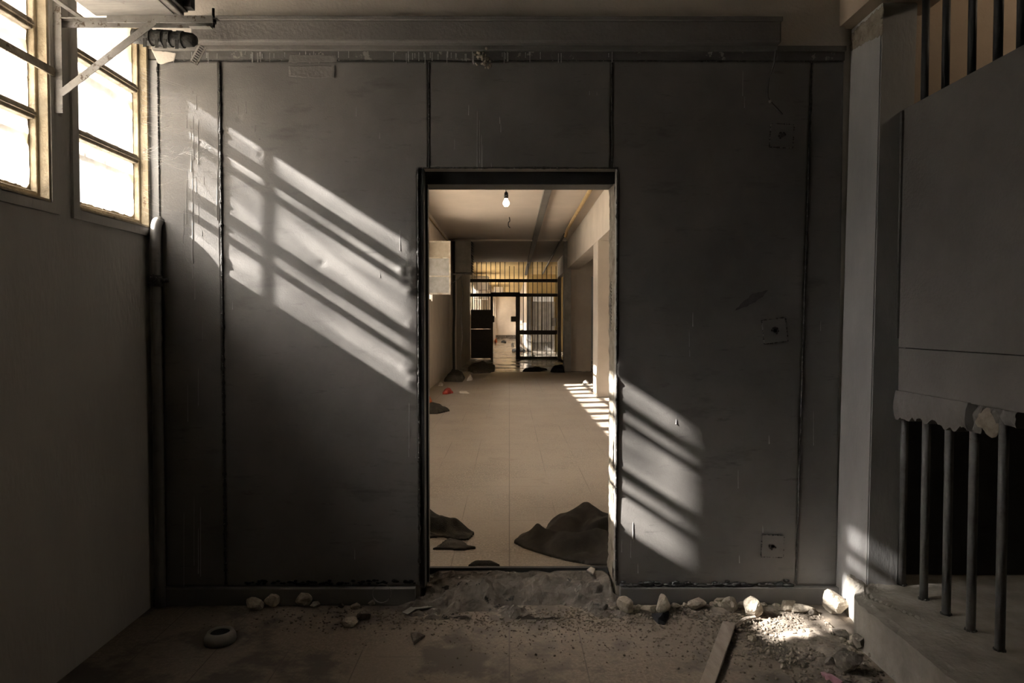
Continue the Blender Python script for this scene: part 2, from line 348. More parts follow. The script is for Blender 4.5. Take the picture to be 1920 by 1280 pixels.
def window(n, y0, y1, X, z0, z1, glass='glass', rods=True, munt=(1.235, .865), fm='frame', far=False):
    """steel window set in the left wall; X = inner wall face; wall is .2 thick"""
    r = sroot('window_%d' % n, (X-.064, (y0+y1)/2, z0)); g = X-.064
    f = .028
    bm = bmesh.new()
    for a, b in (((g-.025, y0, z0), (g+.03, y0+f, z1)), ((g-.025, y1-f, z0), (g+.03, y1, z1)), ((g-.025, y0+f, z0), (g+.03, y1-f, z0+f*1.4)), ((g-.025, y0+f, z1-f), (g+.03, y1-f, z1))): box(bm, a, b, bev=0 if far else .004)
    link('window_frame', bm, fm, r)
    if not far:
        bm = bmesh.new(); e = .002      # painted lining of the recess, room side
        box(bm, (g+.03, y1-.012, z0), (X+.006, y1+.004, z1)); box(bm, (g+.03, y0-.004, z0), (X+.006, y0+.006, z1)); box(bm, (g+.03, y0+.006, z0-.004), (X+.012, y1-.012, z0+.01))
        link('window_lining', bm, fm, r)
    for h in munt:
        zc = EYE+h; bm = bmesh.new(); box(bm, (g-.018, y0+f, zc-.022), (g+.026, y1-f, zc+.022), bev=0 if far else .005)
        if not far: box(bm, (g+.026, y0+f, zc-.006), (g+.036, y1-f, zc+.006))
        link('glazing_bar', bm, 'muntin', r)
    bm = bmesh.new()
    box(bm, (g-.0015, y0+f*.8, z0+f*.8), (g+.0015, y1-f*.8, z1-f*.8)); link('glass_pane', bm, glass, r)
    if not far:
        rows_ = [z0+f*1.4]+[EYE+h+.022 for h in sorted(munt)]; bm = bmesh.new(); rgm = random.Random(n)
        for zi, zr in enumerate(rows_):
            N_ = 40; yl = [y0+f+(y1-y0-2*f)*k/N_ for k in range(N_+1)]
            hh = [(.022 if zi == 0 else .010)*(.5+.9*abs(N3(yy*9, n*3.1, zi))+.5*abs(N3(yy*40, n, zi)))+(.03 if k in (0, N_) else .012 if k in (1, N_-1) else 0)*(zi == 0) for k, yy in enumerate(yl)]
            lo_ = [bm.verts.new((g+.003, yy, zr-.002)) for yy in yl]; hi_ = [bm.verts.new((g+.003, yy, zr+q)) for yy, q in zip(yl, hh)]
            for k in range(N_): bm.faces.new((lo_[k], lo_[k+1], hi_[k+1], hi_[k]))
        for yy, sg in ((y0+f, 1), (y1-f, -1)):
            zl = [z0+f+(z1-z0-2*f)*k/60 for k in range(61)]
            a_ = [bm.verts.new((g+.0032, yy, z)) for z in zl]; b__ = [bm.verts.new((g+.0032, yy+sg*(.004+.012*abs(N3(z*12, n, sg))+.006*abs(N3(z*50, n, 2))), z)) for z in zl]
            for k in range(60): bm.faces.new((a_[k], a_[k+1], b__[k+1], b__[k]))
        link('caked_dirt', bm, 'frame', r)
    if rods:
        for yy in rods if isinstance(rods, list) else [y0+.155, y0+.315, y0+.475]:
            bm = bmesh.new(); tube(bm, [(g-.05, yy, z0), (g-.05, yy, z1)], .0085, 8); link('grille_rod', bm, 'bars', r, True)
        for h in (1.185, .80):
            bm = bmesh.new(); box(bm, (g-.068, y0, EYE+h-.021), (g-.060, y1, EYE+h+.021)); link('grille_flat', bm, 'bars', r)
    return r
for i, (a, b) in enumerate(mainwins):
    window(i+1, a, b, XL, WZ0, WZ1, glass='glass_stain_dim' if i == 1 else 'glass', rods=[3.24, 3.40, 3.56] if i == 0 else True)
# surrounds: thin raised band around the two windows seen
for i, (a, b) in enumerate(mainwins[:2]):
    bm = bmesh.new(); t = .045
    hi = b+t if i else b+.004
    box(bm, (XL, a-t, WZ0-t), (XL+.012, hi, WZ0)); box(bm, (XL, a-t, WZ0), (XL+.012, a, WZ1+.1))
    if i: box(bm, (XL, b, WZ0), (XL+.012, b+t, WZ1+.1))
    struct('trim_%d' % (3+i), bm, 'plaster_left')

# room: back and ceiling close the space behind the camera
struct('wall_back', slab(1, -3.2, .2, (-2.1, 4.8), (-.1, CEIL)), 'room_wall')

# ---- front partition: masonry core + lintel
core = slab(1, WY+.012, .236, (-2.13, 4.8), (-.1, CEIL), [(DX0, DX1, -.1, DZ1)])
wf = struct('wall_front', core, 'upper')
# upper masonry, a little proud of the steel
bm = bmesh.new(); box(bm, (XL, WY-.012, EYE+1.405), (1.80, WY+.012, EYE+1.46))
link('lintel_band', bm, 'lintel', wf)
bm = bmesh.new(); box(bm, (XL, WY-.012, EYE+1.46), (1.80, WY+.012, CEIL))
link('upper_wall', bm, 'upper', wf)

dents = [(at(604, 493, WY), .011, .007), (at(600, 497, WY), .04, .0022), (at(375, 268, WY), .010, .006), (at(488, 290, WY), .012, .007), (at(448, 222, WY), .012, .006), (at(1270, 640, WY), .05, .003), (at(362, 492, WY), .012, .006), (at(1352, 560, WY), .09, .004)]
bumps = [(at(768, 452, WY), .05, .010), (at(765, 512, WY), .055, .022), (at(772, 545, WY), .03, .014), (at(776, 610, WY), .03, .010), (at(770, 690, WY), .04, .008), (at(776, 715, WY), .03, .012), (at(774, 395, WY), .03, .012), (at(1168, 690, WY), .05, .014)]
def relief(x, z):
    h = .0022*N3(x*.9, 3.3, z*2.6)+.0010*N3(x*2.2, 9.1, z*7)+.00025*N3(x*9, 1.1, z*22)
    for c, r_, d in dents:
        q = math.hypot(x-c.x, z-c.z)/r_
        if q < 3: h -= d*math.exp(-q*q*1.6)
    for c, r_, d in bumps:
        q = math.hypot((x-c.x), (z-c.z))/r_
        if q < 3: h += d*math.exp(-q*q)*(.7+.6*N3(x*30, 2, z*30))
    return h
def seamx(z): return 1.629-(2.95-z)*.019
def steel_panel(name, xa, xb, za, zb, hole=None, step=.014):
    fa = xa if callable(xa) else (lambda z: xa); fb = xb if callable(xb) else (lambda z: xb)
    bm = bmesh.new(); a0, b0 = fa(za), fb(za)
    def lin(p, q, cut):
        if cut is None or not p+.001 < cut < q-.001: cut = None
        out = []
        for u, v in ([(p, cut), (cut, q)] if cut is not None else [(p, q)]):
            n = max(2, int(round((v-u)/step))); out += [u+(v-u)*k/n for k in range(n)]
        return out+[q]
    xs = lin(a0, b0, hole[0] if hole else None); zs = lin(za, zb, hole[1] if hole else None)
    nx, nz = len(xs)-1, len(zs)-1; V = []
    for z in zs:
        row = []
        for x0 in xs:
            x = fa(z)+(fb(z)-fa(z))*(x0-a0)/(b0-a0)
            row.append(bm.verts.new((x, WY-relief(x, z), z)))
        V.append(row)
    for j in range(nz):
        for i in range(nx):
            if hole:
                cx, cz = (xs[i]+xs[i+1])/2, (zs[j]+zs[j+1])/2
                if cz < hole[1] and (cx-hole[0])*hole[2] > 0: continue
            bm.faces.new((V[j][i], V[j][i+1], V[j+1][i+1], V[j+1][i]))
    for v in [v for v in bm.verts if not v.link_faces]: bm.verts.remove(v)
    # folded edges: give the sheet its thickness
    ed = [e for e in bm.edges if e.is_boundary]
    r_ = bmesh.ops.extrude_edge_only(bm, edges=ed)
    for v in [g for g in r_['geom'] if isinstance(g, bmesh.types.BMVert)]: v.co.y = WY+.0115
    bmesh.ops.recalc_face_normals(bm, faces=bm.faces)
    return link(name, bm, 'steel', wf, True)
ZT = EYE+1.402; ZB = .095; g = .004
steel_panel('steel_panel', -1.884+g, -1.554-g, ZB, ZT)
steel_panel('steel_panel', -1.554+g, -.432-g, ZB, ZT, hole=(DX0, DZ1, 1))
steel_panel('steel_panel', -.432+g, .553-g, DZ1, ZT)
steel_panel('steel_panel', .553+g, lambda z: seamx(z)-g, ZB, ZT, hole=(DX1, DZ1, -1))
steel_panel('steel_panel', lambda z: seamx(z)+g, 1.80, ZB, ZT)
bm = B((XL, WY-.006, 0), (-1.888, WY+.0115, ZT)); link('corner_strip', bm, 'pillar', wf)

def weld(pts, r0=.0055, blobs=1.0, m='weld'):
    bm = bmesh.new(); P_ = []; rs = []
    for a, b in zip(pts, pts[1:]):
        a, b = Vector(a), Vector(b); n = max(2, int((b-a).length/.008))
        for k in range(n):
            p = a.lerp(b, k/n); q = N3(p.x*40, 5, p.z*40); s = N3(p.x*3, 8, p.z*3)
            r_ = r0*(.75+.9*max(0, q)*blobs+(.6*max(0, s)))
            P_.append(p+Vector((.0018*N3(p.z*25, 1, p.x*25), 0, .0018*N3(p.x*25, 4, p.z*25)))); rs.append(r_)
    tube(bm, P_, rs, 8); return link('weld_seam', bm, m, wf, True)
yw = WY-.002
weld([(-1.886, yw, .1), (-1.886, yw, ZT)], .0045); weld([(-1.554, yw, .1), (-1.554, yw, ZT)], .0075, 1.6)
weld([(-.432, yw, DZ1), (-.432, yw, ZT)], .004); weld([(.553, yw, DZ1), (.553, yw, ZT)], .004)
weld([(seamx(.1), yw, .1), (seamx(ZT), yw, ZT)], .0045, 1.4); weld([(-1.886, yw, ZT+.004), (1.8, yw, ZT+.004)], .005, 1.5)
weld([(DX0, yw, .12), (DX0, yw, DZ1)], .005, 2.0); weld([(DX1, yw, .12), (DX1, yw, DZ1)], .004, 2.0)
weld([(DX0, yw, DZ1), (DX1+.01, yw, DZ1)], .005, 1.0)

# welded square plates with a bolt stub
for (px, py, s, a) in ((1465, 255, .062, 3), (1452, 620, .064, -7), (1448, 1023, .060, 2)):
    c = at(px, py, WY-.006); bm = bmesh.new()
    box(bm, (c.x-s, WY-.014, c.z-s), (c.x+s, WY-.002, c.z+s), bev=.002, rot=Matrix.Rotation(R(a), 3, 'Y'))
    pl = link('welded_plate', bm, 'steel', wf)
    bm = bmesh.new(); n = 16; tube(bm, [c+Vector((0, .01-k*.006, 0)) for k in range(4)], [.02, .018, .012, .011], 8)
    for k in range(9):
        a2 = random.random()*6.28; bmesh.ops.create_icosphere(bm, subdivisions=1, radius=.006, matrix=Matrix.Translation(c+Vector((.017*math.cos(a2), -.009, .017*math.sin(a2)))))
    link('bolt_stub', bm, 'weld', pl)
    bm = bmesh.new()
    for k in range(60):
        sd_ = k % 4; t = random.uniform(-s, s); q = Vector(((t, 0, s), (t, 0, -s), (-s, 0, t), (s, 0, t))[sd_])
        if sd_ == 3 and random.random() < .5: continue
        q = Matrix.Rotation(R(a), 3, 'Y') @ q
        bmesh.ops.create_icosphere(bm, subdivisions=1, radius=random.uniform(.003, .006), matrix=Matrix.Translation((c.x+q.x, WY-.010, c.z+q.z)))
    link('weld_bead', bm, 'weld', pl)

# runs of dried paint on the sheets and the lintel
bm = bmesh.new()
runs = [(361,170,175,1.2),(368,178,205,1.4),(350,215,240,1.3),(345,395,440,1.4),(343,430,455,1),(362,218,300,1.4),(357,235,262,1.2),(372,225,235,1.2),(371,232,308,1.6),(359,285,322,2.2),(361,320,494,1.7),(350,320,420,1.5),(368,330,362,1),(382,330,345,1),(372,380,420,1),(362,494,522,1.4),(366,540,560,1),(366,522,562,1),(407,320,412,1.8),(379,432,442,1),(446,198,214,1.3),(461,190,205,1.2),(462,205,212,1.2),(478,235,246,1),(437,562,580,2.2),(668,200,218,1),(712,248,260,1),(750,430,470,1.4),(712,512,520,1),(767,755,840,2.0),(766,840,856,1.2),(780,850,858,1.0),(879,196,216,1.8),(852,260,280,1),(895,208,318,1.6),(899,225,306,1.3),(903,252,318,1.8),(905,270,318,1.1),(921,305,318,1.3),(937,218,232,2.2),(939,232,248,1.3),(1105,170,178,1.4),(1119,172,178,1),(1393,132,180,1),(1396,180,202,1),(1299,585,612,1.8),(1292,620,650,1),(1293,655,668,1),(1442,815,832,2),(1384,880,915,1.4),(1430,985,998,1.4),(1386,1040,1055,2),(1196,1056,1074,1.8),(1166,1010,1035,1.6),(1187,978,1010,2.0),(1183,1010,1045,1.6),(1268,785,795,2.2),(1539,600,620,1.2),(1525,770,835,1),(1188,1010,1016,1),(1497,880,905,1),(380,600,640,.8),(352,720,790,.9),(372,690,760,.9),(660,1090,1100,1.5),(665,1028,1048,1.5),(376,950,1080,1.6),(364,930,1060,.9),(345,960,1100,.9),(372,990,1075,2.2)]
for (px, ya, yb, wpx) in runs:
    a = at(px, ya, WY); b = at(px+random.uniform(-.6, .6), yb, WY); n = max(4, int((yb-ya)/4)); hw = wpx/345/2
    pts, rs = [], []
    for k in range(n+1):
        t = k/n; p = a.lerp(b, t); pts.append(Vector((p.x+.0008*N3(p.z*30, px, 0), WY-relief(p.x, p.z)-.0003, p.z)))
        rs.append(hw*(.55+.45*t if t < .93 else 1.35)*(.35 if k == 0 else 1)*.85)
    tube(bm, pts, rs, 6)
# drips from the lintel's lower edge
for k in range(70):
    px = random.choice([random.uniform(470, 800), random.uniform(800, 1000), random.uniform(290, 1400)]); 
    a = at(px, 96+random.uniform(0, 6), WY-.012); Ld = random.uniform(.012, .055)*(1.2 if 880 < px < 990 else 1)
    tube(bm, [a, a-Vector((0, 0, Ld*.6)), a-Vector((0, 0, Ld))], [.0025, .0016, .0024], 6)
link('paint_drips', bm, 'drip', wf)
# smear of plaster over the top joint (x 540-628)
def blob_sheet(outline, y, th, m, name, parent=None, amp=.002):
    bm = bmesh.new(); c = sum((Vector(p) for p in outline), Vector())/len(outline)
    pts = []
    for i in range(len(outline)):
        a, b = Vector(outline[i]), Vector(outline[(i+1) % len(outline)]); n = max(1, int((b-a).length/.012))
        for k in range(n):
            p = a.lerp(b, k/n); pts.append(p+Vector((amp*2*N3(p.x*50, 1, p.z*50), 0, amp*2*N3(p.x*50, 7, p.z*50))))
    fr = [bm.verts.new((p.x, y-th*.5, p.z)) for p in pts]; bk = [bm.verts.new((p.x, y, p.z)) for p in pts]
    mid = [bm.verts.new((c.x+(p.x-c.x)*.9, y-th*(1+.3*N3(p.x*20, 3, p.z*20)), c.z+(p.z-c.z)*.9)) for p in pts]
    n = len(pts)
    for i in range(n):
        j = (i+1) % n; bm.faces.new((bk[i], bk[j], fr[j], fr[i])); bm.faces.new((fr[i], fr[j], mid[j], mid[i]))
    bm.faces.new(mid); bmesh.ops.recalc_face_normals(bm, faces=bm.faces)
    return link(name, bm, m, parent, False)
blob_sheet([at(x, y, WY) for x, y in ((541, 124), (628, 123), (627, 146), (590, 147), (541, 143))], WY-.002, .003, 'plaster_front', 'plaster_patch', wf)
blob_sheet([at(x, y, WY-.012) for x, y in ((543, 102), (630, 104), (632, 116), (541, 118))], WY-.012, .003, 'plaster_front', 'plaster_patch', wf)
blob_sheet([at(x, y, WY-.012) for x, y in ((284, 92), (306, 96), (330, 100), (328, 113), (302, 121), (296, 118))], WY-.012, .004, 'upper', 'plaster_patch', wf)
blob_sheet([at(x, y, WY-.002) for x, y in ((1378, 582), (1388, 570), (1410, 552), (1440, 543), (1430, 556), (1405, 572))], WY-.0035, .0006, 'smudge', 'dark_smudge', wf, .004)
# black sealing foam under the right sheets
bm = bmesh.new()
for k in range(230):
    px = random.choice([random.uniform(1165, 1240), random.uniform(1240, 1410), random.uniform(1250, 1400), random.uniform(1425, 1482)])
    p = at(px, 1100-abs(random.gauss(0, 4)), WY-.01); r_ = random.uniform(.006, .016)
    bmesh.ops.create_icosphere(bm, subdivisions=1, radius=r_, matrix=Matrix.Translation((p.x, WY-.004-r_*.4, max(.098, p.z))) @ Matrix.Diagonal((1.6, .8, .8, 1)))
for k in range(90):
    px = random.uniform(460, 780); p = at(px, 1094-abs(random.gauss(0, 3)), WY); r_ = random.uniform(.005, .011)
    bmesh.ops.create_icosphere(bm, subdivisions=1, radius=r_, matrix=Matrix.Translation((p.x, WY-.004, max(.098, p.z))) @ Matrix.Diagonal((1.6, .8, .8, 1)))
link('black_sealant', bm, 'void', wf, True)

# kerb under the partition
bm = bmesh.new(); box(bm, (XL, WY-.035, 0), (DX0-.02, WY+.012, .092), bev=.004); struct('baseboard_front', bm, 'steel')
bm = bmesh.new(); box(bm, (DX1+.02, WY-.035, 0), (1.80, WY+.012, .092), bev=.004); struct('baseboard_front', bm, 'steel')

# door frame set in the opening
door = sroot('door_1', (0, 3.8, 0))
bm = bmesh.new(); box(bm, (DX0, WY+.002, .08), (-.463, 3.955, DZ1), bev=.003); box(bm, (-.463, 3.80, .08), (-.452, 3.83, 2.30)); link('jamb', bm, 'dark_steel', door)
bm = bmesh.new(); box(bm, (-.463, 3.80, 2.302), (DX1, 3.955, DZ1), bev=.003); link('header', bm, 'dark_steel', door)
bm = bmesh.new(); box(bm, (-.463, 3.925, .04), (DX1, 3.955, .116), bev=.003); link('sill_rail', bm, 'dark_steel', door)
# right jamb: bright edge strip and broken mortar with ties
bm = bmesh.new(); box(bm, (DX1-.006, WY+.004, .1), (DX1+.002, WY+.045, DZ1), bev=.002); link('jamb_edge', bm, 'bracket', door)
bm = bmesh.new(); nz = 220
rows = []
for j in range(nz+1):
    z = .1+(2.30-.1)*j/nz; row = []
    for i in range(9):
        y = WY+.05+.195*i/8; d = .010*abs(FB(y*14, 2.2, z*11))+(.006 if i not in (0, 8) else 0)
        row.append(bm.verts.new((DX1-.002-d, y, z)))
    rows.append(row)
for j in range(nz):
    for i in range(8): bm.faces.new((rows[j][i], rows[j+1][i], rows[j+1][i+1], rows[j][i+1]))
link('broken_mortar', bm, 'raw_plaster', door)
bm = bmesh.new(); c = at(1149, 575, 3.84)
pts = [Vector((DX1-.016+.004*math.cos(k*.9), 3.84+.012*math.sin(k*.9), c.z+.14-k*.0028)) for k in range(100)]
tube(bm, pts, .0025, 5); link('coiled_wire', bm, 'bracket', door, True)

# broken threshold of rough concrete
def heightfield(x0, x1, y0, y1, f, step, z0=0.0, skirt=True):
    bm = bmesh.new(); nx = int((x1-x0)/step); ny = int((y1-y0)/step); V = []
    for j in range(ny+1):
        row = []
        for i in range(nx+1):
            x = x0+(x1-x0)*i/nx; y = y0+(y1-y0)*j/ny; row.append(bm.verts.new((x, y, f(x, y))))
        V.append(row)
    for j in range(ny):
        for i in range(nx): bm.faces.new((V[j][i], V[j][i+1], V[j+1][i+1], V[j+1][i]))
    if skirt:
        ed = [e for e in bm.edges if e.is_boundary]; r_ = bmesh.ops.extrude_edge_only(bm, edges=ed)
        for v in [q for q in r_['geom'] if isinstance(q, bmesh.types.BMVert)]: v.co.z = z0
    bmesh.ops.recalc_face_normals(bm, faces=bm.faces); return bm
def thr(x, y):
    t = (y-3.52)/.30; t = max(0, min(1, t)); edge = max(0, min(1, (x+.62)/.12))*max(0, min(1, (.66-x)/.10))
    prof = .105*(t*t*(3-2*t))
    h = prof+.055*FB(x*5, y*8, .3)*(1-.4*t)+.045*max(0, FB(x*11, y*14, 4))*(1-t*.4)-.03*max(0, .35-abs(N3(x*7, y*9, 2)))**1.0-.005
    h -= .035*math.exp(-((x-.18)/.26)**2)*math.exp(-((y-3.66)/.07)**2)
    if y > 3.88: h = min(h, .10)
    return max(-.004, h*edge)
bm = heightfield(-.60, .64, 3.50, 3.705, thr, .009, -.01)
# back half inside the opening
o = struct('trim_5', bm, 'conc')
bm = heightfield(DX0+.031, DX1-.016, 3.705, 3.924, thr, .009, -.01); struct('trim_6', bm, 'conc')

# ---- right pillar (slightly out of plumb), beam and cell front
bm = bmesh.new()
pt = {}
def quadbox(bm, b, t):   # b, t: 4 corner points of bottom and top ring
    vb = [bm.verts.new(p) for p in b]; vt = [bm.verts.new(p) for p in t]
    bm.faces.new(vb[::-1]); bm.faces.new(vt)
    for i in range(4): bm.faces.new((vb[i], vb[(i+1) % 4], vt[(i+1) % 4], vt[i]))
PYN = 3.41
xb, xt = at(1624, 1090, PYN).x, at(1653, 40, PYN).x
xb2, xt2 = at(1567, 1105, WY).x, at(1597, 100, WY).x
quadbox(bm, [(xb2, WY+.011, 0), (xb, PYN, 0), (1.962, PYN, 0), (1.962, WY+.011, 0)], [(xt2, WY+.011, 3.12), (xt, PYN, 3.12), (2.02, PYN, 3.12), (2.02, WY+.011, 3.12)])
bmesh.ops.bevel(bm, geom=[e for e in bm.edges], offset=.006, segments=2, affect='EDGES')
pil = struct('wall_right', bm, 'pillar')
c1, c2, c3, c4, c5 = at(1640, 30, PYN), at(1655, 18, PYN), at(1655, 62, PYN), at(1620, 90, PYN), at(1600, 95, PYN)
bm = bmesh.new()
for k in range(420):     # bare rough plaster band at the pillar's head, wrapped on two faces
    u = random.random(); hgt = random.uniform(-.10, .02)
    z = 3.07+hgt*(.6+.4*u)
    x = xt2+(xt-xt2)*u; y = WY+(PYN-WY)*u
    bmesh.ops.create_icosphere(bm, subdivisions=1, radius=random.uniform(.008, .02), matrix=Matrix.Translation((x-(.000), y, z)) @ Matrix.Diagonal((.35, 1.2, 1.2, 1)))
link('bare_plaster', bm, 'raw_plaster', pil, True)
struct('trim_7', B((1.77, -3, 3.121), (2.12, WY+.011, CEIL)), 'brown_wall')       # beam
# cell side
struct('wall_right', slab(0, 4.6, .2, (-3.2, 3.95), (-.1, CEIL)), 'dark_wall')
struct('wall_cell', slab(1, 3.56, .15, (1.97, 4.6), (0, CEIL)), 'brown_wall')
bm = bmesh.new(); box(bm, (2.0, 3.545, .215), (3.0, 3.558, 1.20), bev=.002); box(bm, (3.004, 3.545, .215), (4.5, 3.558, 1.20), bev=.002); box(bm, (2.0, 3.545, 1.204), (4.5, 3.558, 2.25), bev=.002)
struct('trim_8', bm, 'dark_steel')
# raised cell floor with broken corner
LZ = .214
def ledge_f(x, y):
    h = LZ+.002*FB(x*9, y*9, 1)
    # broken corner next to the pillar
    d = math.hypot((x-1.72)/.13, (y-3.42)/.17)
    h += .012*max(0, 1-d)*(.5+FB(x*30, y*30, 2))
    crack = abs((x-1.78)-.05*math.sin(y*9)-.35*(3.2-y)*.2)
    if crack < .006 and y > 3.0: h -= .006
    e = (x-1.655)
    if e < .05: h -= (.05-e)*(.10+.35*max(0, N3(x*12, y*14, 5)))+.004*max(0, N3(x*60, y*60, 6))
    return h
bm = heightfield(1.655, 2.15, 1.0, 3.56, ledge_f, .0125, -.02)
for v in bm.verts:      # rough, bulging side face near the corner
    if v.co.x < 1.665:
        k = max(0, 1-abs(v.co.y-3.42)/.22)
        v.co.x += -.004*k+.010*N3(v.co.y*20, v.co.z*20, 3)*(1 if v.co.y > 3.15 else .25)
for v in bm.verts:      # the kerb curves back towards the pillar
    t = max(0, min(1, (v.co.y-3.18)/.34)); v.co.x += .125*t*t*(3-2*t)*max(0, (2.15-v.co.x)/.495)
struct('floor', bm, 'ledge')
struct('floor', slab(2, -.02, .23, (2.15, 4.6), (1.0, 3.56)), 'ledge')
struct('floor', slab(2, -.02, .23, (1.665, 4.6), (-3, .999)), 'ledge')
M_led = None

# cell front grille
gr = thing('cell_grille', (1.985, 2.3, LZ), 'grey tubular bars of the cell front, between raised kerb and steel sheet', 'barred grille')
k = 0; y = 3.41
bases = [3.41, 3.228, 3.059, 2.894, 2.72, 2.55, 2.38, 2.21]
for y in bases:
    bm = bmesh.new(); tube(bm, [(1.985, y, LZ-.004), (1.985, y, LZ+.5), (1.985, y, 1.30)], .0185, 16); br = link('bar', bm, 'tube', gr, True)
    bm = bmesh.new()
    for q in range(16):
        a = q*.39; bmesh.ops.create_icosphere(bm, subdivisions=1, radius=random.uniform(.003, .007), matrix=Matrix.Translation((1.985+.02*math.cos(a), y+.02*math.sin(a), LZ+.003)))
    link('weld_bead', bm, 'weld', br)
ug = thing('window_grille', (2.0, 2.9, 2.58), 'dark round bars above the cell sheet, under the beam', 'barred grille')
for y, dx in ((3.46, 0), (3.304, 0), (3.148, 0), (2.97, 0), (2.885, .05), (2.81, 0), (2.685, 0), (2.645, .06), (2.52, 0), (2.36, 0)):
    bm = bmesh.new(); tube(bm, [(1.995+dx, y, 2.585), (1.995+dx, y, 3.125)], .0165, 14); link('bar', bm, 'dark_steel', ug, True)
bm = B((1.975, 1.2, 2.565), (2.075, 3.5, 2.595)); link('rail', bm, 'dark_steel', ug)
# steel sheets closing the middle
sh = thing('steel_sheet', (1.96, 2.3, 1.2), 'large grey steel sheet covering the middle of the cell front', 'steel sheet')
bm = bmesh.new(); box(bm, (1.950, 1.0, 1.415), (1.972, 3.455, 2.592), bev=.002); link('upper_sheet', bm, 'plaster_front', sh)
bm = bmesh.new(); box(bm, (1.952, 1.0, 1.195), (1.972, 3.455, 1.411), bev=.002); link('lower_sheet', bm, 'plaster_front', sh)
bm = bmesh.new(); box(bm, (1.938, 3.40, 1.46), (1.950, 3.435, 2.585), bev=.002, rot=Matrix.Rotation(R(.8), 3, 'X')); link('cover_strip', bm, 'steel', sh)
# broken concrete sill hanging below the sheets
def rock_bm(r_, seed, sub=3, sq=(1, 1, 1), amp=.35, cuts=5):
    bm = bmesh.new(); bmesh.ops.create_icosphere(bm, subdivisions=sub, radius=1)
    rg = random.Random(seed); pl = [(Vector((rg.uniform(-1, 1), rg.uniform(-1, 1), rg.uniform(-1, 1))).normalized(), rg.uniform(.55, .85)) for _ in range(cuts)]
    for v in bm.verts:
        d = v.co.normalized(); l = 1+amp*N3(d.x*1.3+seed*3.1, d.y*1.3, d.z*1.3)+.10*N3(d.x*5, d.y*5+seed, d.z*5)
        p = d*l
        for n_, dd in pl:
            e = p.dot(n_)-dd
            if e > 0: p -= n_*e*.92
        v.co = Vector((p.x*sq[0], p.y*sq[1], p.z*sq[2]))*r_
    return bm
bm = bmesh.new(); nx, nz = 90, 20; ya, yb = 3.50, 2.62
front = []; back = []
for i in range(nx+1):
    t = i/nx; y = ya+(yb-ya)*t
    low = 1.195-.125-.05*N3(y*4, 3, 1)-.030*FB(y*16, 1, 2)+(.09 if t > .78 else 0)*1+(.05 if t < .04 else 0)
    if t > .86: low = 1.195-.06-.05*abs(N3(y*10, 1, 1))
    fr = []
    for j in range(nz+1):
        s = j/nz; z = 1.20+(low-1.20)*s; x = 1.938-.010*math.sin(math.pi*min(1, s*1.05))+.006*FB(y*14, z*14, 7)
        if t > .72: x += .03+.02*N3(y*30, z*30, 2)
        fr.append(bm.verts.new((x, y, z)))
    front.append(fr); back.append([bm.verts.new((2.02, y, 1.20)), bm.verts.new((2.02, y, low))])
for i in range(nx):
    for j in range(nz): bm.faces.new((front[i][j], front[i+1][j], front[i+1][j+1], front[i][j+1]))
    bm.faces.new((front[i][nz], front[i+1][nz], back[i+1][1], back[i][1])); bm.faces.new((back[i][1], back[i+1][1], back[i+1][0], back[i][0])); bm.faces.new((back[i][0], back[i+1][0], front[i+1][0], front[i][0]))
bmesh.ops.holes_fill(bm, edges=[e for e in bm.edges if e.is_boundary]); bmesh.ops.recalc_face_normals(bm, faces=bm.faces)
struct('trim_9', bm, 'plaster_front')
bm = bmesh.new(); c = at(1838, 785, 2.83)
rr = rock_bm(.07, 4, 3, (.35, 1.0, .9)); me = bpy.data.meshes.new('t'); rr.to_mesh(me); rr.free(); bm.from_mesh(me); bmesh.ops.translate(bm, vec=(1.975, 2.79, 1.14), verts=bm.verts)
struct('trim_10', bm, 'raw_plaster')
# cable down the slot beside the pillar
bm = bmesh.new(); tube(bm, smooth_pts([(1.972, 3.49, 1.2), (1.978, 3.48, .9), (1.970, 3.49, .6), (1.980, 3.48, .4), (1.976, 3.47, .222)]), .005, 8)
tag(base_origin(link('cable', bm, 'bracket', None, True)), 'thin pale cable hanging beside the pillar behind the cell bars', 'cable')

# ================================================================== CORRIDOR
XC = -1.72
cw = []
for k in range(-6, 8):
    b = 9.94+.757*k; cw.append((b-.50, b+.03))
CZ0, CZ1 = EYE+.47, EYE+1.60
struct('wall_left', slab(0, XC-.2, .2, (3.94, 27), (-.1, CEIL), [(a, b, CZ0, CZ1) for a, b in cw]), 'cream')
struct('trim_11', slab(0, -2.29, .35, (3.94, 27), (3.238, CEIL+.2)), 'cream')
for i, (a, b) in enumerate(cw):
    window(6+i, a, b, XC, CZ0, CZ1, rods=False, munt=(1.19, .83), far=True)
# right arcade
struct('trim_12', B((1.69, 3.96, 3.10), (2.05, 20.2, CEIL)), 'cream')
bm = bmesh.new(); box(bm, (1.685, 13.07, .1), (2.05, 13.75, 3.10), bev=.015); struct('wall_pier', bm, 'cream')
bm = bmesh.new(); box(bm, (1.685, 6.6, .1), (2.05, 7.3, 3.10), bev=.015); struct('wall_pier', bm, 'cream')
struct('wall_right', slab(0, 3.3, .2, (3.95, 20.4), (-.1, CEIL)), 'cream')
bm = slab(1, 20.2, .2, (1.80, 3.4), (0, CEIL), [(2.42, 3.2, 0, 2.9)]); struct('wall_end', bm, 'cream')
struct('trim_13', B((1.60, 19.9, .1), (1.80, 20.4, CEIL)), 'greydoor')
# recess behind the pier wall
struct('wall_right', slab(0, 1.88, .15, (20.4, 26.8), (-.1, CEIL), [(22.4, 26.7, .1, 3.28)]), 'cream')
struct('wall_right', slab(0, 3.3, .2, (20.4, 34), (-.1, CEIL)), 'dark_wall')
# left pier past the windows
struct('wall_left', B((-1.72, 19.8, .1), (-1.53, 26.8, CEIL)), 'cream')

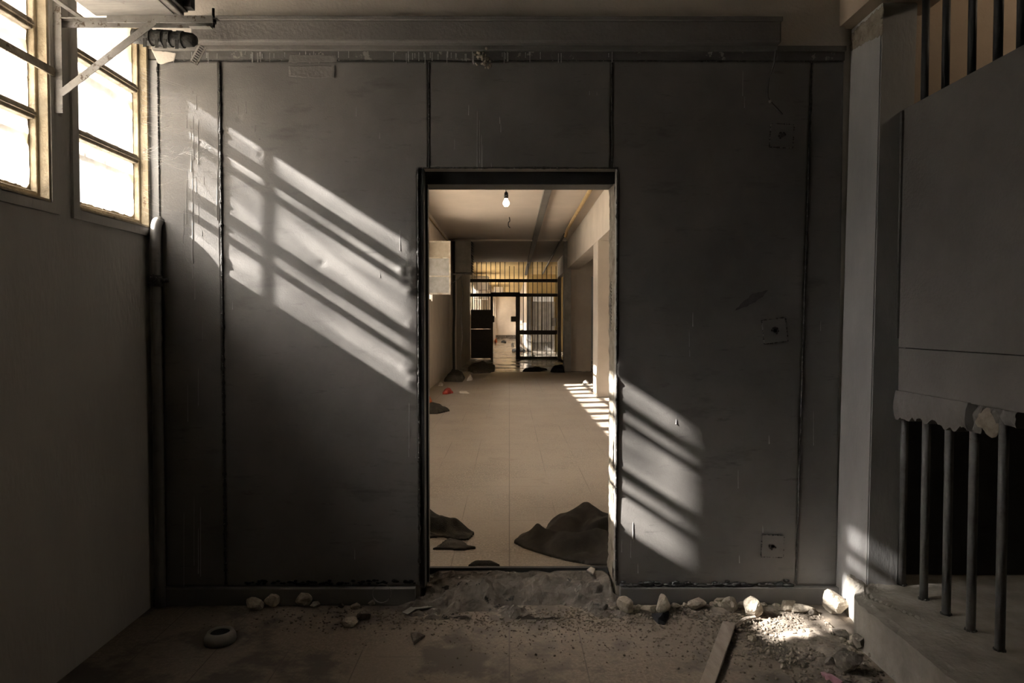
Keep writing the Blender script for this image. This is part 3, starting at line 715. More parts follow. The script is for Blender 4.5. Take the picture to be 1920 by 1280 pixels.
# open casement seen face on, at the last window before the pier
cs = thing('open_casement', (-1.45, 14.0, EYE+.57), 'open steel casement with milky panes swung into the corridor', 'window')
sx0, sx1, sz0, sz1 = -1.718, -1.20, EYE+.567, EYE+1.66
bm = bmesh.new()
for a, b in (((sx0, 13.98, sz0), (sx0+.03, 14.02, sz1)), ((sx1-.03, 13.98, sz0), (sx1, 14.02, sz1)), ((sx0+.03, 13.98, sz0), (sx1-.03, 14.02, sz0+.035)), ((sx0+.03, 13.98, sz1-.03), (sx1-.03, 14.02, sz1)), ((sx0+.03, 13.98, sz0+.36), (sx1-.03, 14.02, sz0+.385)), ((sx0+.03, 13.98, sz0+.735), (sx1-.03, 14.02, sz0+.76))): box(bm, a, b)
link('sash_frame', bm, 'sash', cs)
for a, b, mm in ((.035, .36, 'glass_sash'), (.385, .735, 'glass_sash'), (.76, 1.063, 'board')):
    bm = B((sx0+.03, 13.995, sz0+a), (sx1-.03, 14.005, sz0+b)); pn = link('pane', bm, mm, cs)
    if mm == 'board': pn['label'] = 'cream boarded top pane'

def condenser(name, x0, x1, y0, y1, z0, z1, label, bracket=True, m='cream', group=None):
    t = thing(name, ((x0+x1)/2, (y0+y1)/2, z0), label, 'air conditioner', group)
    bm = bmesh.new(); box(bm, (x0, y0, z0), (x1, y1, z1), bev=.012); link('casing', bm, m, t)
    bm = bmesh.new(); box(bm, (x0+.03, y0-.008, z0+.05), (x1-.03, y0-.001, z1-.05), bev=.003); link('end_panel', bm, m, t)
    bm = bmesh.new(); n = max(6, int((z1-z0)/.07))
    for k in range(n):
        z = z0+.05+(z1-z0-.1)*k/(n-1); box(bm, (x1, y0+.03, z-.006), (x1+.05, y1-.03, z+.006), rot=Matrix.Rotation(R(25), 3, 'Y'))
    link('louvres', bm, 'ac_dark', t)
    return t
condenser('air_conditioner', -1.50, -1.06, 18.9, 19.5, EYE+1.37, EYE+2.26, 'dull air conditioner box high on the corridor wall just past the casement', m='greydoor')
bk = thing('wall_bracket', (-1.6, 19.1, EYE+.9), 'thin steel bracket under the corridor air conditioner', 'bracket')
bm = bmesh.new(); beam(bm, (-1.715, 19.1, EYE+1.34), (-1.05, 19.1, EYE+1.34), .04, .04); beam(bm, (-1.715, 19.1, EYE+.98), (-1.3, 19.1, EYE+1.33), .025, .025); link('arm', bm, 'bracket', bk)
# pipes by the corridor wall
pb = thing('pipe', (-1.60, 19.75, .1), 'dark vertical pipe at the corridor corner beneath the air conditioner', 'pipe')
bm = bmesh.new(); tube(bm, smooth_pts([(-1.6, 19.72, .1), (-1.61, 19.72, 1.2), (-1.59, 19.72, 2.0), (-1.6, 19.72, 3.88)]), .035, 10); link('pipe_run', bm, 'ac_dark', pb, True)
bm = bmesh.new(); tube(bm, smooth_pts([(-1.42, 19.76, .5), (-1.36, 19.74, 1.1), (-1.38, 19.75, 1.9), (-1.34, 19.72, 2.4), (-1.40, 19.72, 2.85)]), .014, 8)
tag(base_origin(link('cable', bm, 'bracket', None, True)), 'loose wavy cable on the corridor pier, left of the barred gate', 'cable')
bm = bmesh.new(); tube(bm, [(-1.69, 3.96, 3.74), (-1.69, 12, 3.74), (-1.69, 19.5, 3.76)], .016, 8)
tag(base_origin(link('conduit', bm, 'brownpipe', None, True)), 'thin conduit where corridor ceiling meets the left wall', 'conduit')

# ceiling runs
bm = bmesh.new(); box(bm, (.56, 3.96, CEIL-.07), (.69, 33.4, CEIL-.001), rot=Matrix.Rotation(R(-.35), 3, 'Z'), piv=(.62, 4, 3.9)); tag(base_origin(link('cable_tray', bm, 'tray')), 'wide dark trunking running along the corridor ceiling', 'cable tray')
bm = bmesh.new(); tube(bm, smooth_pts([(1.36, 3.96, 3.84), (1.40, 9, 3.85), (1.42, 14, 3.84), (1.44, 16.9, 3.84), (1.45, 17.4, 3.80), (1.43, 17.5, 3.72)]), .038, 12)
tag(base_origin(link('ceiling_pipe', bm, 'brownpipe', None, True)), 'ochre pipe on the corridor ceiling with a broken sagging end', 'pipe')
bm = bmesh.new(); tube(bm, [(1.45, 18.0, 3.85), (1.52, 26, 3.85), (1.6, 33, 3.85)], .03, 10)
tag(base_origin(link('ceiling_pipe', bm, 'tray', None, True)), 'dark pipe on the corridor ceiling leading over the barred gate', 'pipe')

# bulb
bp_ = at(949, 381, 6.4); bl = thing('light_bulb', (bp_.x, 6.4, bp_.z), 'lit bulb hanging from its cord at the corridor ceiling', 'light bulb')
bm = bmesh.new(); lathe(bm, [(.001, -.032), (.016, -.029), (.028, -.014), (.031, 0), (.027, .016), (.018, .032), (.014, .045)], bp_, 20); link('bulb_glass', bm, 'bulb', bl, True)
bm = bmesh.new(); lathe(bm, [(.013, .044), (.019, .048), (.021, .07), (.018, .095), (.008, .108)], bp_, 16); link('socket', bm, 'black', bl, True)
bm = bmesh.new(); tube(bm, [bp_+Vector((0, 0, .105)), bp_+Vector((-.012, 0, .20)), bp_+Vector((-.016, 0, .5)), Vector((bp_.x-.016, 6.4, CEIL))], .004, 6); link('cord', bm, 'black', bl, True)
hk = onz(0, 0, 1)
bm = bmesh.new(); c = Vector((-.012*1, 11.6, CEIL)); tube(bm, smooth_pts([(0, 15.4, CEIL), (.01, 15.4, CEIL-.09), (-.02, 15.4, CEIL-.12), (-.02, 15.4, CEIL-.2), (.02, 15.4, CEIL-.24)]), .01, 6)
tag(base_origin(link('ceiling_hook', bm, 'black')), 'small bent wire hook in the corridor ceiling beyond the bulb', 'hook')

# ---- barred gate across the corridor
GY = 26.8
gt = thing('barred_gate', (0.18, GY, .1), 'full height barred gate wall closing the corridor, doorway open in the middle', 'barred gate')
def gx(px): return at(px, 600, GY).x
def gz(py): return at(960, py, GY).z
for (xa, xb_, yt, yb_) in ((882, 1045, 523, 529), (882, 924, 550, 556), (975, 1045, 550, 556), (967, 1045, 619, 627), (967, 1045, 668, 673)):
    bm = B((gx(xa), GY-.03, gz(yb_)), (gx(xb_), GY+.03, gz(yt))); link('crossbar', bm, 'gate', gt)
for xa, xb_ in ((920, 924.5), (967, 975)):
    bm = B((gx(xa), GY-.05, .10), (gx(xb_), GY+.05, gz(548))); link('gate_post', bm, 'gate', gt)
bm = B((gx(920), GY-.05, gz(556)), (gx(975), GY+.05, gz(548))); link('door_header', bm, 'gate', gt)
bm = B((gx(883), GY-.03, .13), (gx(922), GY+.03, gz(617))); link('plate', bm, 'gate', gt)
bm = B((gx(883), GY-.03, gz(616)), (gx(922), GY+.03, gz(580.5))); link('plate', bm, 'gate', gt)
bm = B((gx(917), GY-.10, gz(604)), (gx(927), GY-.04, gz(592))); link('lock_box', bm, 'gate', gt)
bm = B((gx(958), GY-.10, gz(603)), (gx(968), GY-.04, gz(593))); link('lock_box', bm, 'gate', gt)
nb = 19
for k in range(nb):
    px = 885.5+8.72*k
    if px > 1044: break
    x = gx(px)
    bm = bmesh.new(); lo = gz(526) if 925 < px < 966 else gz(553)
    if 925 < px < 966: lo = gz(549)
    if px < 922: lo = gz(581)
    if px > 972: lo = .12
    tube(bm, [(x, GY, lo), (x, GY, CEIL if not (955 < px < 972 or px > 1022) else gz(499))], .013, 8); link('gate_bar', bm, 'gate', gt, True)
for k in range(8):    # closer bars in the two lower bays
    for px in ((889.8+8.72*k) if k < 4 else None, (1003+6.3*(k-1)) if 0 < k < 7 else None):
        if px is None: continue
        x = gx(px); bm = bmesh.new(); tube(bm, [(x, GY+.05, gz(581) if px < 922 else .5), (x, GY+.05, gz(553))], .010, 6); link('gate_bar', bm, 'gate', gt, True)

# ---- beyond the gate
farw = [(28.0+1.5*k, 28.0+1.5*k+.75) for k in range(10)]
struct('wall_left', slab(0, -1.92, .2, (27.0, 44), (-.1, CEIL), [(a, b, CZ0-.1, CZ1+.15) for a, b in farw]), 'cream')
farw2 = [(46.0+2.3*k, 46.0+2.3*k+.7) for k in range(4)]+[(58.0, 59.3)]
struct('wall_left', slab(0, -1.40, .2, (44.0, 60.2), (-.1, CEIL), [(a, b, CZ0-.1, CZ1+.15) for a, b in farw2]), 'cream')
struct('wall_left', slab(1, 43.9, .1, (-1.92, -1.2), (-.1, CEIL)), 'cream')
for i, (a, b) in enumerate(farw+farw2):
    window(20+i, a, b, -1.72 if i < len(farw) else -1.2, CZ0-.1, CZ1+.15, rods=False, munt=(1.2, .83), far=True)
struct('wall_end', slab(1, 60, .2, (-1.5, 4.8), (-.1, CEIL)), 'cream')
struct('baseboard_end', B((-1.2, 59.96, .1), (.85, 60, .42)), 'conc')
struct('wall_right', slab(0, .85, .2, (34.0, 60), (-.1, CEIL)), 'cream')
struct('wall_right', slab(1, 33.8, .2, (.86, 3.4), (-.1, CEIL), [(1.15, 2.2, .1, 2.85)]), 'yellow')
struct('wall_right', slab(0, 3.3, .2, (34, 36), (-.1, CEIL)), 'cream')
wd = sroot('door_2', (1.65, 33.7, .1))
bm = bmesh.new(); box(bm, (1.12, 33.68, .14), (2.24, 33.78, gz(560)*1.0+.1), bev=.01); link('door_leaf', bm, 'whitedoor', wd)
bm = bmesh.new(); box(bm, (1.10, 33.62, 1.10), (2.0, 33.68, 1.38), bev=.005); link('door_rail', bm, 'whitedoor', wd)
bm = bmesh.new(); box(bm, (1.14, 33.64, .16), (2.1, 33.69, .55), bev=.005); link('kick_plate', bm, 'greydoor', wd)
bm = bmesh.new(); box(bm, (2.10, 33.55, 1.35), (2.32, 33.66, 1.75), bev=.01); link('lock_box', bm, 'greydoor', wd)
bm = bmesh.new(); box(bm, (.86, 33.5, .1), (1.08, 33.75, 2.95), bev=.01); struct('trim_14', bm, 'greydoor')
condenser('air_conditioner', -1.715, -1.0, 32.6, 33.4, EYE+1.55, EYE+2.2, 'upper of the air conditioner boxes beyond the gate, left side')
condenser('air_conditioner', -.85, -.35, 37.6, 38.3, EYE+1.55, EYE+1.95, 'smaller dim air conditioner box farther beyond the gate')
bm = bmesh.new(); box(bm, (-.62, 37.9, EYE+1.95), (-.58, 37.94, CEIL)); link('hanger_rod', bm, 'ac_dark', bpy.data.objects['air_conditioner.002'])
condenser('air_conditioner', -1.715, -1.05, 32.6, 33.4, EYE+1.10, EYE+1.50, 'lower air conditioner box beyond the gate, beneath another')

# ================================================================== cloths and litter in the corridor
def cloth(name, outline, z0, hfun, m, label, cat='blanket', step=.02, th=.012, fold=(9, .02), seed=0):
    """heap of cloth: grid clipped to an outline, height falls to the hem"""
    xs = [p[0] for p in outline]; ys = [p[1] for p in outline]
    def inside(x, y):
        c = False; n = len(outline)
        for i in range(n):
            x1, y1 = outline[i]; x2, y2 = outline[(i+1) % n]
            if (y1 > y) != (y2 > y) and x < (x2-x1)*(y-y1)/(y2-y1)+x1: c = not c
        return c
    def dist(x, y):
        best = 9
        for i in range(len(outline)):
            a = Vector(outline[i]); b = Vector(outline[(i+1) % len(outline)]); ab = b-a; p = Vector((x, y))
            t = max(0, min(1, (p-a).dot(ab)/max(1e-9, ab.length_squared))); best = min(best, (a+ab*t-p).length)
        return best
    bm = bmesh.new(); V = {}
    nx = int((max(xs)-min(xs))/step)+2; ny = int((max(ys)-min(ys))/step)+2
    for i in range(nx):
        for j in range(ny):
            x = min(xs)+i*step; y = min(ys)+j*step
            wx_ = x+.02*N3(x*8, y*8, seed); wy_ = y+.02*N3(x*8, y*8, seed+5)
            if inside(wx_, wy_):
                d = dist(wx_, wy_); e = 1-math.exp(-(d/.055)**1.3)
                q = x*fold[0]+1.6*N3(x*3, y*3, seed)*2; q2 = y*fold[0]*1.3+x*3+2.2*N3(x*4, y*4, seed+9)
                def rg_(v): return (.5+.5*math.cos(2*v))**1.4
                amp = .45+.9*max(0, .5+N3(x*4, y*4, seed+2))
                f = (rg_(q2)*1.5+rg_(q*.8+y*5)*.7+rg_(q2*2.3+q*.7)*.45)*fold[1]*amp
                V[i, j] = bm.verts.new((x, y, z0+th+e*(hfun(x, y)+f+.006*N3(x*25, y*25, 3))))
    for (i, j), v in list(V.items()):
        if (i+1, j) in V and (i, j+1) in V and (i+1, j+1) in V: bm.faces.new((v, V[i+1, j], V[i+1, j+1], V[i, j+1]))
    for v in [v for v in bm.verts if not v.link_faces]: bm.verts.remove(v)
    bmesh.ops.smooth_vert(bm, verts=[v for v in bm.verts if v.is_boundary], factor=.5, use_axis_x=True, use_axis_y=True)
    ed = [e for e in bm.edges if e.is_boundary]; r_ = bmesh.ops.extrude_edge_only(bm, edges=ed)
    for v in [q for q in r_['geom'] if isinstance(q, bmesh.types.BMVert)]: v.co.z = z0+.001
    bmesh.ops.recalc_face_normals(bm, faces=bm.faces)
    o = link(name, bm, m, None, True)
    md = o.modifiers.new('s', 'SUBSURF'); md.levels = md.render_levels = 1
    base_origin(o); return tag(o, label, cat)
def G(px, py, z=CF): p = onz(px, py, z); return (p.x, p.y)
def gauss(x, y, cx, cy, sx, sy, h): return h*math.exp(-((x-cx)/sx)**2-((y-cy)/sy)**2)
bo = [(.02, 4.42), (.06, 4.52), (.22, 4.55), (.26, 4.75), (.38, 4.9), (.62, 4.95), (.9, 4.9), (1.0, 4.4), (.9, 4.0), (.5, 3.99), (.30, 4.10), (.14, 4.25)]
cloth('blanket', bo, CF, lambda x, y: gauss(x, y, .46, 4.62, .17, .16, .11)+gauss(x, y, .80, 4.50, .20, .22, .10)+gauss(x, y, .28, 4.55, .09, .1, .06)+gauss(x, y, .6, 4.3, .25, .12, .05), 'blanket', 'thick dark brown blanket heaped on the floor just inside the doorway, right side', fold=(6, .045), step=.009)
bo = [(-.75, 5.1), (-.58, 5.05), (-.50, 4.80), (-.33, 4.72), (-.24, 4.62), (-.26, 4.48), (-.36, 4.45), (-.45, 4.52), (-.7, 4.50), (-.85, 4.8)]
cloth('cloth_rag', bo, CF, lambda x, y: gauss(x, y, -.60, 4.80, .16, .14, .10)+gauss(x, y, -.36, 4.62, .05, .05, .04), 'cloth', 'crumpled dark cloth on the floor by the left door jamb', 'rag', fold=(10, .045), step=.009)
bo = [(-.50, 4.28), (-.40, 4.50), (-.30, 4.44), (-.27, 4.36), (-.18, 4.30), (-.3, 4.27)]
cloth('cloth_rag', bo, CF, lambda x, y: .012, 'cloth', 'flat grey-brown rag on the floor in front of the crumpled cloth', 'rag', fold=(14, .010), step=.012)
c = G(905, 1063); bo = [(c[0]-.10, 3.97), (c[0]-.06, 4.05), (c[0]+.05, 4.06), (c[0]+.13, 3.97)]
cloth('cloth_rag', bo, CF, lambda x, y: .02, 'cloth', 'scrap of dark cloth touching the sill rail of the doorway', 'rag', fold=(9, .01), step=.012)
# farther cloths
def pile(pxs, h, m, label, cat, fold=(6, .03), step=.03, z=CF):
    return cloth('cloth_rag' if cat == 'rag' else cat.replace(' ', '_'), [G(*p) for p in pxs], z, (lambda x, y: h), m, label, cat, fold=fold, step=step)
pile([(790, 777), (822, 776), (846, 771), (830, 765), (800, 762)], .05, 'cloth', 'dark rag spread below the orange cloth on the corridor floor', 'rag')
p0 = G(808, 763); pile([(785, 768), (813, 764), (811, 752), (785, 748)], .14, 'orange', 'bunched orange cloth half hidden by the left jamb', 'rag', fold=(8, .03))
pile([(826, 739), (838, 740), (852, 737), (848, 733), (832, 734)], .05, 'red', 'small red scrap on the corridor floor', 'scrap', step=.03)
pile([(862, 739), (882, 738), (876, 734), (858, 735)], .01, 'paper', 'pale torn paper beside the red scrap', 'paper', step=.03, fold=(6, .01))
pile([(829, 716), (872, 716), (874, 707), (862, 702), (842, 702)], .07, 'cloth', 'slumped dark sack against the corridor wall', 'sack', step=.06, fold=(4, .06))
pile([(874, 715), (888, 713), (885, 707), (877, 705)], .07, 'paper', 'pale crumpled bag beside the dark sack', 'bag', step=.05, fold=(5, .06))
pile([(1090, 721), (1106, 720), (1104, 716), (1092, 716)], .03, 'paper', 'white crumpled paper in the sun strips by the corridor pillar', 'paper', step=.03, fold=(9, .03))
pile([(820, 724), (832, 724), (832, 720), (822, 720)], .03, 'paper', 'small pale scrap in front of the dark sack', 'paper', step=.03, fold=(9, .02))
pile([(885, 701), (925, 699), (935, 690), (900, 682), (880, 686), (872, 694)], .03, 'rock_dark', 'dark low rubbish heap left of the wet floor', 'rubbish heap', step=.09, fold=(3, .05))
pile([(975, 696), (1000, 697), (1030, 694), (1010, 691)], .03, 'void', 'black scrap on the wet floor before the gate', 'scrap', step=.06, fold=(3, .04))
pile([(1028, 698), (1060, 699), (1062, 692), (1040, 692)], .06, 'void', 'black rubbish at the foot of the corridor pier', 'rubbish', step=.06, fold=(3, .06))
pile([(885, 688), (896, 687), (896, 682), (888, 682)], .10, 'conc', 'grey rubble heap at the base of the left pier', 'rubble heap', step=.1, fold=(3, .10))
pile([(937, 642), (952, 643), (950, 640), (940, 640)], .05, 'black', 'far dark rag on the floor seen through the gate doorway', 'rag', step=.08)
pile([(955, 650), (966, 650), (966, 646), (957, 646)], .12, 'ac_dark', 'dark bundle beyond the gate, left of the post', 'bundle', step=.1)
pile([(955, 659), (990, 660), (982, 654), (966, 655)], .08, 'black', 'dark rag beyond the gate crossing behind the post', 'rag', step=.1)
pile([(926, 642), (933, 642), (933, 638), (927, 638)], .25, 'orange', 'orange bundle beyond the gate beside the left wall', 'bundle', step=.1)

# ================================================================== ROOM FITTINGS
# boxed trunking under the ceiling
tr = thing('cable_trunking', (0, WY-.05, EYE+1.46), 'long boxed trunking across the wall above the doorway', 'trunking')
za, zb = EYE+1.47, EYE+1.585
bm = bmesh.new(); box(bm, (-1.67, WY-.085, za), (1.432, WY-.012, zb), bev=.010); link('box_run', bm, 'plaster_front', tr)
bm = bmesh.new(); box(bm, (-1.67, WY-.095, zb-.006), (1.435, WY-.012, zb+.016), bev=.004); link('top_lip', bm, 'plaster_front', tr)
bm = bmesh.new(); box(bm, (-1.90, WY-.035, EYE+1.447), (1.80, WY-.012, za+.004), bev=.004); link('bottom_lip', bm, 'plaster_front', tr)
bm = bmesh.new(); c = at(905, 100, WY-.09)
for k in range(40):
    bmesh.ops.create_icosphere(bm, subdivisions=1, radius=random.uniform(.005, .012), matrix=Matrix.Translation((c.x+random.gauss(0, .018), WY-.03-random.random()*.03, c.z+random.gauss(-.01, .022))))
link('plaster_lump', bm, 'raw_plaster', tr, True)
# hanging cable at the right end
P1 = [at(x, y, WY-.03) for x, y in ((1446, 68), (1454, 84), (1451, 120), (1441, 150), (1439, 178), (1444, 190), (1456, 203), (1467, 215))]
bm = bmesh.new(); tube(bm, smooth_pts(P1), .0055, 8); ca = link('cable', bm, 'dark_wall', None, True); base_origin(ca); tag(ca, 'limp cable hanging from the right end of the trunking', 'cable')
bm = bmesh.new(); bmesh.ops.create_uvsphere(bm, u_segments=8, v_segments=6, radius=.009, matrix=Matrix.Translation(P1[5]))
jn = link('joint', bm, 'bracket', ca); jn.matrix_parent_inverse = Matrix.Translation(-ca.location)

# air conditioner hung over the windows
ac = thing('air_conditioner', (-1.57, 2.5, EYE+1.302), 'large stained air conditioner hung at the top left on steel arms', 'air conditioner')
ax0, ax1, ay0, ay1, az0 = -1.762, -1.385, 1.95, 2.955, EYE+1.302
bm = bmesh.new(); box(bm, (ax0, ay0, az0), (ax1, ay1, az0+.62), bev=.006); link('casing', bm, 'ac', ac)
bm = bmesh.new(); box(bm, (ax1+.001, ay0+.01, az0+.012), (ax1+.02, ay1-.01, az0+.6), bev=.003); link('side_panel', bm, 'ac_dark', ac)
bm = bmesh.new()
for k in range(16): box(bm, (ax1+.02, ay0+.05, az0+.04+k*.034), (ax1+.034, ay1-.06, az0+.052+k*.034))
box(bm, (ax1+.02, ay1-.05, az0+.02), (ax1+.05, ay1-.012, az0+.6)); link('louvres', bm, 'ac_dark', ac)
bm = bmesh.new(); box(bm, (ax0+.02, ay0+.04, az0-.004), (ax1-.03, ay1-.03, az0+.002), bev=.001); link('drip_tray', bm, 'ac', ac)

bk = thing('wall_bracket', (XL, 2.9, EYE+.89), 'pair of flaking steel arms with braces carrying the large air conditioner', 'bracket')
for yb2 in (2.955, 2.33):
    a0 = Vector((XL+.02, yb2, EYE+1.272))
    bm = bmesh.new(); L_ = .70 if yb2 > 2.5 else .66
    box(bm, (XL+.002, yb2-.003, EYE+1.255), (XL+L_-.03, yb2+.002, EYE+1.285)); box(bm, (XL+.002, yb2-.03, EYE+1.281), (XL+L_, yb2-.003, EYE+1.286))
    box(bm, (XL+.24, yb2-.036, EYE+1.262), (XL+L_-.015, yb2-.030, EYE+1.292)); box(bm, (XL+L_-.12, yb2-.028, EYE+1.25), (XL+L_-.03, yb2+.0, EYE+1.256))
    ar = link('arm', bm, 'bracket', bk)
    bm = bmesh.new(); tube(bm, [(XL+L_-.02, yb2-.015, EYE+1.25), (XL+L_-.02, yb2-.015, EYE+1.33)], .006, 8); tube(bm, [(XL+L_-.02, yb2-.015, EYE+1.268), (XL+L_-.02, yb2-.015, EYE+1.281)], .013, 6); link('bolt', bm, 'black', ar)
    bm = bmesh.new(); beam(bm, (XL+.046, yb2-.040, EYE+.965), (XL+.44, yb2-.034, EYE+1.268), .004, .030, up=Vector((0, 1, 0)) if False else Vector((0, 0, 1))); link('brace', bm, 'bracket', bk)
    bm = bmesh.new(); box(bm, (XL+.001, yb2-.032, EYE+.885), (XL+.006, yb2+.022, EYE+1.75)); box(bm, (XL+.006, yb2-.032, EYE+.885), (XL+.046, yb2-.027, EYE+1.75)); link('wall_channel', bm, 'bracket', bk)
bm = bmesh.new(); beam(bm, (XL+.12, 2.33, EYE+1.291), (XL+.12, 2.95, EYE+1.291), .022, .008); link('tie_bar', bm, 'bracket', bk)
bm = bmesh.new(); box(bm, (XL+.013, 2.33, EYE+1.035), (XL+.020, 2.92, EYE+1.07)); tag(base_origin(link('flat_bar', bm, 'muntin')), 'flat steel bar crossing the left window below the air conditioner', 'steel bar')

# black taped pipe stub
bm = bmesh.new()
pp = [Vector((-1.90+.31*k/16, 3.50+.02*k/16, EYE+1.445-.012*k/16)) for k in range(17)]
tube(bm, pp, [.036+.006*N3(k*.8, 1, 2) for k in range(15)]+[.034, .020], 14)
pt_ = thing('taped_pipe', (-1.75, 3.51, EYE+1.41), 'black taped pipe stub poking from the window head under the bracket', 'pipe')
link('pipe_core', bm, 'black', pt_, True)
for k in (4, 7, 9, 12):
    bm = bmesh.new(); tube(bm, [pp[k]+Vector((-.014, 0, 0)), pp[k]+Vector((.014, 0, -.002))], .042, 14)
    c = pp[k]
    box(bm, (c.x-.010, c.y-.043, c.z-.065), (c.x+.006, c.y-.039, c.z-.02)); link('torn_tape', bm, 'black', pt_)
# ribbed clip dangling at its tip
rc = thing('ribbed_clip', (-1.62, 3.55, EYE+1.30), 'pale ribbed clip dangling beside the taped pipe, top left', 'clip')
p0, p1 = at(381, 87, 3.56), at(364, 119, 3.56); d = (p1-p0).normalized()
bm = bmesh.new(); beam(bm, p0, p1, .030, .006, up=Vector((0, 1, 0))); link('strip', bm, 'ac_dark', rc)
bm = bmesh.new()
sdir = d.cross(Vector((0, 1, 0))).normalized()
for k in range(8):
    c = p0.lerp(p1, (k+.5)/8)+Vector((0, -.008, 0)); beam(bm, c-sdir*.015, c+sdir*.015+d*.004, .006, .006)
for s_ in (-1, 1): beam(bm, p0+sdir*.017*s_+Vector((0, -.006, 0)), p1+sdir*.017*s_+Vector((0, -.006, 0)), .004, .010)
link('ribs', bm, 'bracket', rc)

# pipe in the left corner
wp = thing('wall_pipe', (XL+.045, WY-.05, 0), 'grey vertical pipe in the left corner with a coupling halfway', 'pipe')
bm = bmesh.new(); tube(bm, smooth_pts([(XL+.045, WY-.045, 0), (XL+.046, WY-.045, .8), (XL+.044, WY-.047, 1.6), (XL+.046, WY-.045, 1.95), (XL+.046, WY-.03, 2.06), (XL+.046, WY, 2.09)]), .027, 14); link('pipe_run', bm, 'steel', wp, True)
bm = bmesh.new(); tube(bm, [(XL+.045, WY-.046, 1.73), (XL+.045, WY-.046, 1.79)], .035, 14); tube(bm, [(XL+.045, WY-.046, 1.76), (XL+.11, WY-.04, 1.765)], .012, 8); bmesh.ops.create_icosphere(bm, subdivisions=2, radius=.02, matrix=Matrix.Translation((XL+.05, WY-.09, 1.775))); link('coupling', bm, 'weld', wp, True)

# cobwebs between window and sheet
bm = bmesh.new(); rg = random.Random(3)
for k in range(46):
    ya_ = rg.choice([rg.uniform(280, 300), rg.uniform(190, 420), rg.uniform(120, 250)]); a = at(278, ya_, 3.62); a.x = XL+.01
    b_ = at(rg.uniform(300, 375), ya_+rg.uniform(-25, 40), WY-.006); b_.y = WY-.006
    mid_ = a.lerp(b_, .5)+Vector((0, rg.uniform(-.01, .01), -rg.uniform(.0, .02)))
    tube(bm, smooth_pts([a, mid_, b_], 4), .0005, 4)
for k in range(30):
    c = at(rg.uniform(305, 400), 288+rg.gauss(0, 10), WY-.006); e = c+Vector((rg.uniform(-.06, .06), -.002, rg.uniform(-.025, .025)))
    tube(bm, [c, c.lerp(e, .5)+Vector((0, -.006, .006)), e], .0005, 4)
tag(base_origin(link('cobweb', bm, 'web')), 'fine pale cobwebs strung between the window edge and the steel wall', 'cobweb', kind='stuff')

